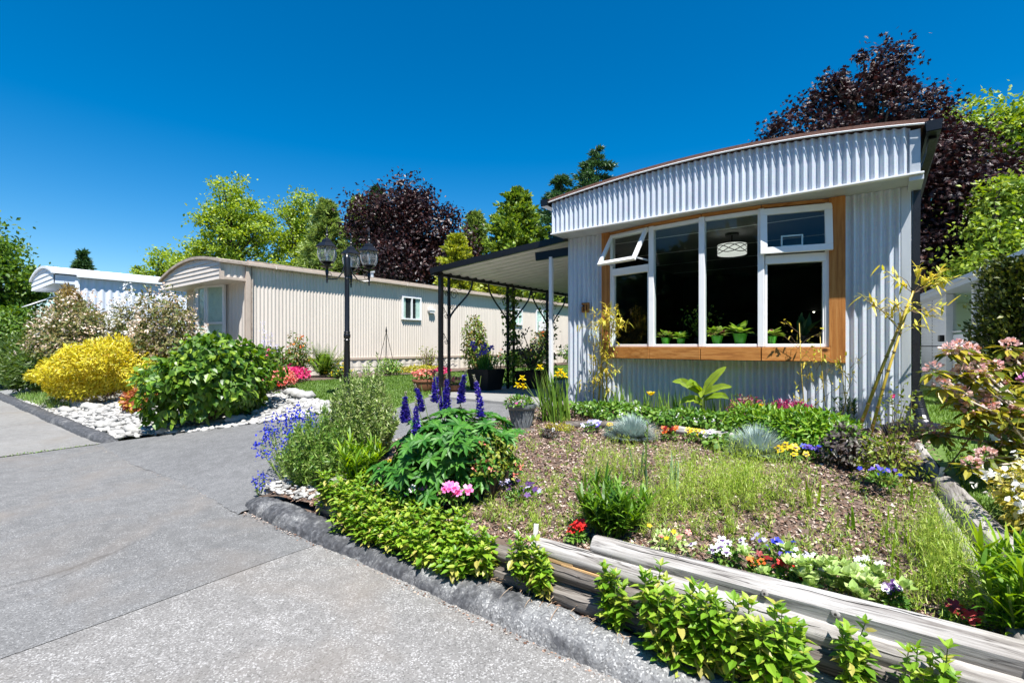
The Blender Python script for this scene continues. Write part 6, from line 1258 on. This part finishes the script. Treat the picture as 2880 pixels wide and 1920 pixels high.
shrub('border_plant', 'grey green leafy plant right of the lamp post', -11.6, 9.2, .5, .5, .35, 700, T_OVAL, .08, 'lavender', .7, .3, cat='plant')
shrub('border_plant', 'low yellow green cushion along the tan skirt', -12.2, 10.9, .22, .5, 1.3, 1500, T_DIA, .07, 'golden_low', .6, .25, cat='plant')
shrub('border_plant', 'thin rose on wires against the tan skirt', -12.5, 11.6, 1.0, .3, .55, 260, T_OVAL, .08, 'rose_leaf', .9, .3, cat='shrub')
shrub('border_plant', 'yellow green plant in a dark pot against the tan wall', -12.3, 14.2, 1.15, .35, .45, 700, T_WIDE, .13, 'tree_lime', .6, .25, cat='shrub')
shrub('border_plant', 'mixed green plants in the border behind the iris planter', -12.0, 16.2, .8, .5, 1.5, 1600, T_OVAL, .12, 'greenmix', .7, .35, cat='shrub', flowers=[('coral_fl', 16, .07, 4)])
shrub('border_plant', 'tall weedy rose against the wall behind the middle column', -12.2, 18.2, 1.6, .45, .7, 900, T_OVAL, .12, [('greenmix', .7), ('bronze', .3)], .8, .4, cat='shrub', flowers=[('orange_fl', 10, .08, 4)])
shrub('border_plant', 'flowering plants in the border seen behind the brown planter', -11.9, 21.5, 1.1, .5, 2.2, 1500, T_OVAL, .14, 'greenmix', .7, .35, cat='shrub', flowers=[('white_fl', 40, .08, 3)])
r = root('delphinium', 'pale blue flower spires against the tan wall above the bush', 'flower', -12.6, 6.1); fl = Leaves()
for k in range(3):
    n = 90; t = rng.random(n); fl.put(T_PETAL, np.stack([-12.6+rng.normal(size=n)*.03, 6.0+.16*k+rng.normal(size=n)*.03, 1.3+(.95-.3*k)*t], 1), rdir(n), rdir(n), .05*(1.1-t*.7), 'lilac_fl'); fl.stems([(-12.6, 6.0+.16*k, .7)], [(-12.6, 6.0+.16*k, 2.2-.3*k)], .01, .004, 'stem')
fl.build('flower_spires', r)
r = root('plant_obelisk', 'thin dark wire obelisk in the border right of the lamp post', 'plant support', -12.2, 9.55); mb = MB()
for sx, sy in ((-1, -1), (1, -1), (1, 1), (-1, 1)): mb.tube([(-12.2+.22*sx, 9.55+.22*sy, .72), (-12.2, 9.55, 2.05)], .008, 5)
mb.lathe([(.012, 1.25), (.03, 1.35), (.008, 1.48)], (-12.2, 9.55, .72), 8); mb.build('frame', 'black', r)
# --- coleus on the window ledge
def coleus(x, y, label, red, s=1.):
    r = thing('coleus_plant', label, 'potted plant', (x, y, 1.59), 'potted coleus on the window ledge'); MB().lathe([(.038*s, 0), (.055*s, .085*s), (.062*s, .12*s), (.05*s, .11*s), (.01, .1*s)], (x, y, 1.59), 14).build('pot', 'green_pot', r, smooth='auto'); lv = Leaves(); n = 34; d = ring(n, .5, 1.5); p = np.array([x, y, 1.59+.12*s])+d*np.array([.05, .05, .05])*s; sz = rng.uniform(.07, .105, n)*s
    lv.put(T_WIDE, p, d+np.array([0, 0, -.1]), np.tile([0, 0, 1.], (n, 1))+d*.5, sz, 'coleus')
    if red: lv.put(T_OVAL, p+np.array([0, 0, .006]), d+np.array([0, 0, -.06]), np.tile([0, 0, 1.], (n, 1))+d*.5, sz*.72, 'coleus_red')
    lv.build('leaves', r)
coleus(-2.263, 6.37, 'coleus with red centred leaves in a lime pot, leftmost on the window ledge', True)
coleus(-2.057, 6.35, 'small green coleus in a lime pot, second from the left on the ledge', False, .9)
coleus(-1.60, 6.32, 'coleus with pink tinged leaves in a lime pot at the left of the third pane', True, 1.15)
coleus(-1.337, 6.33, 'largest coleus in a lime pot at the right of the third pane', False, 1.35)
coleus(-1.007, 6.37, 'dull coleus half hidden by the window mullion on the right', True, 1.05)
r = thing('house_plant', 'small leafy house plant in a dark pot behind the window mullion', 'potted plant', (-1.9, 6.62, 1.59)); MB().lathe([(.05, 0), (.07, .12), (.06, .12), (.01, .11)], (-1.9, 6.62, 1.59), 14).build('pot', 'dark_pot', r); lv = Leaves(); n = 120; p = np.array([-1.9, 6.6, 1.95])+rng.normal(size=(n, 3))*np.array([.13, .06, .09]); lv.put(T_OVAL, p, rdir(n), rdir(n, .5), .045, 'tree_lime'); lv.stems(np.tile([-1.9, 6.62, 1.7], (14, 1)), p[:14], .003, .002, 'stem'); lv.build('leaves', r)
r = thing('house_plant', 'broad leaved house plant behind the right window pane', 'potted plant', (-.72, 6.65, 1.59)); MB().lathe([(.06, 0), (.08, .13), (.07, .13), (.01, .12)], (-.72, 6.65, 1.59), 14).build('pot', 'dark_pot', r); lv = Leaves(); n = 9; lv.put(T_SLIM, np.tile([-.72, 6.65, 1.7], (n, 1)), ring(n, .1, .9), rdir(n), rng.uniform(.2, .34, n), 'fir_tree'); lv.build('leaves', r)
# ================================================================ trees
def tree(name, label, base, trunk_r, blobs, clumps, per, ls, mat, group='trees behind the homes', cs=.55, T=T_DIA, top=None, flat=.62, cat='tree', fill=2.4):
    x, y, z = base; r = thing(name, label, cat, base, group); bl = np.array(blobs, float); vol = bl[:, 3]*bl[:, 4]*bl[:, 5]; pick = rng.choice(len(bl), clumps, p=vol/vol.sum()); dr = rdir(clumps); rr = rng.random(clumps)**(1/fill)
    c = bl[pick, :3]+dr*bl[pick, 3:]*rr[:, None]; ztop = top or (bl[:, 2]+bl[:, 5]*.5).max(); wig = [Vector((x, y, z))]
    cc = bl[np.argmax(vol), :3]
    for k in range(1, 6): t = k/5; wig.append(Vector((x+(cc[0]-x)*t+random.uniform(-.15, .15)*t, y+(cc[1]-y)*t+random.uniform(-.15, .15)*t, z+(ztop-z)*t)))
    tb = MB().tube(wig, [trunk_r*(1.15-.95*k/5) for k in range(6)], 10).build('trunk', 'bark', r, smooth=True)
    mb = MB()
    for q in c[rng.permutation(clumps)[:min(clumps, 70)]]:
        t = clampf((q[2]-z)/(ztop-z)*.72, .22, .92)*5; k = min(int(t), 4); s = wig[k].lerp(wig[k+1], t-k); q = Vector(q); m_ = s.lerp(q, .55)+Vector((0, 0, .12*(q-s).length)); rad = trunk_r*.32*(1-.6*t/5)+.012; mb.tube([s, m_, q], [rad, rad*.6, rad*.22], 5, False)
    mb.build('limbs', 'bark', tb)
    N = clumps*per; p = np.repeat(c, per, 0)+rng.normal(size=(N, 3))*cs*np.repeat(rng.uniform(.6, 1.25, clumps), per)[:, None]*np.array([1, 1, flat]); nm = unit(rng.normal(size=(N, 3))*.55+np.array([0, 0, .7])+np.repeat(dr, per, 0)*.35)
    lv = Leaves(); lv.put(T, p, rdir(N, -.25), nm, ls*rng.uniform(.6, 1.3, N), mat); lv.build('crown', r); return r
def conifer(name, label, base, h, rad, mat, nb, per, ls, group='trees behind the homes', droop=.2, power=.9, z0=.04, up=.1, trunk=.2, cat='tree', T=T_NARROW, cap=99.):
    x, y, z = base; r = thing(name, label, cat, base, group); MB().tube([(x, y, z), (x, y, z+h*.98)], [trunk, .02], 8).build('trunk', 'bark', r)
    t = z0+(1-z0)*rng.random(nb)**1.15; a = rng.uniform(0, 2*PI, nb); L_ = np.minimum(cap, rad*(1-t)**power)*rng.uniform(.65, 1.15, nb)+.15; s = rng.random((nb, per))**.7
    d = np.stack([np.cos(a), np.sin(a), np.full(nb, up)], 1); b_ = np.stack([np.full(nb, x), np.full(nb, y), z+h*t*.97], 1); p = b_[:, None]+d[:, None]*(L_[:, None]*s)[..., None]; p[..., 2] -= droop*L_[:, None]*s**1.8
    p = p+rng.normal(size=p.shape)*np.array([.16, .16, .07])*(.35+L_[:, None, None]*.22); N = nb*per; dd_ = np.repeat(d, per, 0)*.9+rng.normal(size=(N, 3))*.55; lv = Leaves(); lv.put(T, p.reshape(-1, 3), dd_, rdir(N, .8), ls*rng.uniform(.6, 1.3, N), mat); lv.build('crown', r)
    mb = MB()
    for k in rng.permutation(nb)[:50]: e = b_[k]+d[k]*L_[k]*.8; e[2] -= droop*L_[k]*.6; mb.tube([b_[k], e], [.03, .008], 4, False)
    mb.build('branches', 'bark', r); return r
def sp(u, v, d, r):    # crown lobe given as centre and radii
    return (*u, *((r, r, r) if not hasattr(r, '__len__') else r))
# left and middle
tree('broadleaf_tree', 'tall airy light green tree behind the left end of the tan home', (-38.5, 15.9, .7), .32, [(-38.5, 15.9, 9.6, 2.5, 2.5, 2.6), (-38.3, 16, 12.4, 1.6, 1.6, 2.0), (-40.4, 14.6, 8.0, 1.9, 1.9, 1.5), (-36.9, 17.2, 10.4, 1.6, 1.6, 2.2), (-37.5, 16.8, 7.2, 3., 3., 1.6)], 180, 120, .23, 'tree_green', cs=.42, fill=2.4)
tree('broadleaf_tree', 'slimmer light green tree right of the tall airy tree', (-37.4, 20.5, .7), .26, [(-37.4, 20.5, 12.2, 1.7, 1.7, 2.2), (-37.2, 20.6, 9.2, 1.9, 1.9, 2.6), (-36.4, 21.2, 7.4, 2.2, 2.2, 1.8)], 125, 120, .23, 'tree_green', cs=.40, fill=2.4)
conifer('pine_tree', 'soft light green pine between the light green trees and the dark maple', (-29.5, 18.2, .7), 10.9, 3.0, 'pine_tree', 420, 60, .38, droop=.02, power=.75, up=.35)
conifer('pine_tree', 'second soft pine with a narrow top left of the dark maple', (-28.0, 19.6, .7), 11.1, 2.4, 'pine_tree', 300, 55, .38, droop=.02, power=.8, up=.35)
conifer('fir_tree', 'dark conifer half hidden behind the left of the dark maple', (-27.2, 20.6, .7), 12.0, 2.6, 'fir_tree', 380, 55, .38, droop=.25)
tree('purple_maple', 'dark purple maple behind the tan home', (-23.6, 19.9, .7), .3, [(-23.6, 19.9, 9.2, 2.9, 2.9, 2.4), (-23.4, 20.0, 11.0, 1.7, 1.7, 1.3), (-25.6, 18.6, 9.2, 1.5, 1.5, 1.6), (-21.6, 21.4, 8.6, 1.6, 1.6, 1.8), (-23, 20.4, 6.6, 3.4, 3.4, 1.6), (-21.2, 21.8, 6.6, 1.8, 1.8, 1.5)], 210, 130, .24, 'purple_tree', cs=.48, fill=2.2)
conifer('pine_tree', 'yellowish pine right of the dark maple', (-23.4, 26.3, .7), 10.9, 2.6, 'pine_tree', 330, 60, .4, droop=.05, power=.7, up=.25)
conifer('cedar_tree', 'full conical cedar behind the patio roof', (-18.6, 25.0, .7), 11.2, 3.7, 'cedar_tree', 420, 80, .3, droop=-.05, power=.62, up=.3, T=T_DIA)
conifer('fir_tree', 'dark fir left of the corrugated home', (-16.9, 27.6, .7), 12.6, 7.0, 'fir_tree', 210, 110, .32, droop=.3, power=.85, cap=2.6)
conifer('fir_tree', 'pointed fir rising behind the roof of the corrugated home', (-15.0, 29.0, .7), 14.6, 7.4, 'fir_tree', 230, 120, .32, droop=.35, power=.85, cap=3.0)
conifer('golden_cedar', 'yellow green cedar behind the tan home left of the patio', (-18.2, 18.9, .7), 7.0, 1.7, 'thuja_gold', 360, 60, .22, droop=-.1, power=.7, up=.5, T=T_DIA)
conifer('golden_cedar', 'low yellow green cedar seen under the patio roof', (-18.6, 22.3, .7), 5.2, 1.7, 'thuja_gold', 330, 60, .22, droop=-.1, power=.6, up=.5, T=T_DIA)
conifer('golden_cedar', 'green cedar hedge seen between the patio columns', (-19.0, 25.8, .7), 5.0, 2.1, 'cedar_tree', 360, 60, .24, droop=-.1, power=.5, up=.5, T=T_DIA)
conifer('golden_cedar', 'green cedar hedge at the right under the patio roof', (-18.5, 29.5, .7), 5.2, 2.2, 'thuja_gold', 360, 60, .24, droop=-.1, power=.5, up=.5, T=T_DIA)
tree('broadleaf_tree', 'dark green tree cut off by the left edge', (-38.0, 3.6, .5), .35, [(-38.5, 3.2, 5.6, 2.6, 2.2, 2.4), (-36.5, 4.6, 4.6, 1.8, 1.3, 1.4), (-38, 3.6, 2.8, 2.6, 2.4, 1.6), (-40.5, 2.2, 7.0, 2.5, 2.5, 2.2)], 170, 130, .26, 'tree_dark', cs=.5)
shrub('tall_hedge', 'dark hedge below the tree at the left edge', -33.0, 3.6, 3.2, 2.6, 1.4, 6000, T_OVAL, .2, 'tree_dark', .4, .25)
shrub('tall_hedge', 'dark hedge further along the road at the left edge', -42, 3.4, 3.6, 6, 1.6, 6000, T_OVAL, .25, 'tree_dark', .4, .25)
conifer('fir_tree', 'small distant fir above the far white home', (-79, 15.3, .7), 13.0, 3.8, 'fir_tree', 260, 50, .6, droop=.2)
conifer('fir_tree', 'tiny distant fir top between the two left homes', (-73.5, 19.4, .7), 10.9, 2.2, 'fir_tree', 160, 40, .5, droop=.2)
tree('broadleaf_tree', 'distant light green tree above the left end of the tan roof', (-52, 15.5, .7), .3, [(-52, 15.5, 8.2, 2.4, 2.4, 2.4), (-53, 15, 6, 2.6, 2.6, 2)], 70, 90, .3, 'tree_green', cs=.6)
shrub('tall_hedge', 'dark green hedge closing the view behind the patio', -8.5, 31, 4.2, 5.5, 1.4, 9000, T_OVAL, .22, 'tree_dark', .4, .3, k=30)
shrub('tall_hedge', 'green hedge behind the far end of the right home', 3.0, 33, 4.5, 5.0, 1.4, 7000, T_OVAL, .22, 'tree_dark', .4, .3, k=30)
# right
tree('purple_maple', 'large dark purple maple behind the roof of the corrugated home', (-.2, 25.0, .5), .45, [(-.8, 24.9, 11.6, 1.9, 1.9, 1.6), (-2.4, 23.8, 10.0, 1.9, 1.9, 1.6), (.7, 25.8, 11.0, 1.7, 1.7, 1.4), (-.2, 25, 9.0, 3.4, 2.8, 1.7), (-.05, 25.1, 13.0, .9, .9, .9), (-1.5, 24.4, 12.4, .9, .9, .8), (1.7, 26.4, 10.5, 1.1, 1.1, .6), (-3.2, 23.3, 9.0, 1.3, 1.3, 1.3)], 360, 84, .19, 'purple_tree', cs=.32, T=maple(), fill=2.6)
tree('purple_maple', 'lower dark purple maple right of the corrugated home', (2.6, 24.6, .4), .3, [(2.2, 24.4, 7.0, 1.9, 1.7, 2.2), (1.8, 24.0, 4.4, 1.7, 1.6, 1.9), (3.9, 25.4, 7.9, 1.3, 1.2, .9), (3.1, 25.0, 5.4, 1.3, 1.3, 1.0), (3.7, 24.6, 6.9, 1.2, 1.0, 1.0)], 270, 84, .18, 'purple_tree', cs=.32, T=maple(), fill=2.6)
tree('broadleaf_tree', 'bright lime green tree top behind the purple maples', (3.6, 33, .4), .3, [(3.3, 32.8, 12.0, 1.5, 1.5, 1.9), (3.9, 33.2, 10.4, 1.9, 1.9, 1.6), (3.5, 33, 8, 2.6, 2.6, 2)], 150, 110, .24, 'tree_lime', cs=.4)
tree('broadleaf_tree', 'bright green tree below the purple maple above the right home', (3.1, 22.0, .4), .25, [(3.05, 22, 4.7, .9, .9, 1.0), (2.5, 21.6, 3.7, .8, .8, .7), (3.5, 22.4, 6.3, .8, .8, .9), (3.4, 22.2, 3.9, 1.0, 1.0, .8)], 120, 110, .17, 'tree_lime', cs=.3)
tree('broadleaf_tree', 'green tree cut off by the right edge above the purple maple', (4.6, 27.6, .4), .3, [(4.5, 27.4, 9.6, 1.0, 1.0, 1.6), (4.8, 27.8, 7.0, 1.2, 1.2, 1.4)], 100, 100, .22, 'tree_lime', cs=.38)
tree('broadleaf_tree', 'dark green tree deep behind the right home', (2.2, 29, .4), .3, [(2, 29, 4.5, 3, 2, 2.6), (5, 29.5, 4.5, 3, 2, 2.6)], 110, 120, .28, 'tree_dark', cs=.6)
conifer('dark_thuja', 'dark thuja with yellow green tips in front of the right home', (1.66, 10.3, .62), 2.15, .46, 'thuja_dark', 420, 46, .07, None, -.15, .5, .03, .9, .05, 'tree', T_DIA)
# trees added out of view across the road to darken the window reflections
lv = Leaves(); p = np.concatenate([shell((x, -19+random.uniform(-1.5, 1.5), 4.2), (3.6, 2.6, random.uniform(4.0, 5.2)), 2600, .7, .15, -.9)[0] for x in range(-34, 30, 4)]); n = len(p)
lv.put(T_DIA, p, rdir(n), rdir(n, .4), rng.uniform(.7, 1.3, n), 'fir_tree'); tag(lv.build('added_woodland'), 'row of dark trees added out of view to darken the window reflections', None, None, 'stuff')
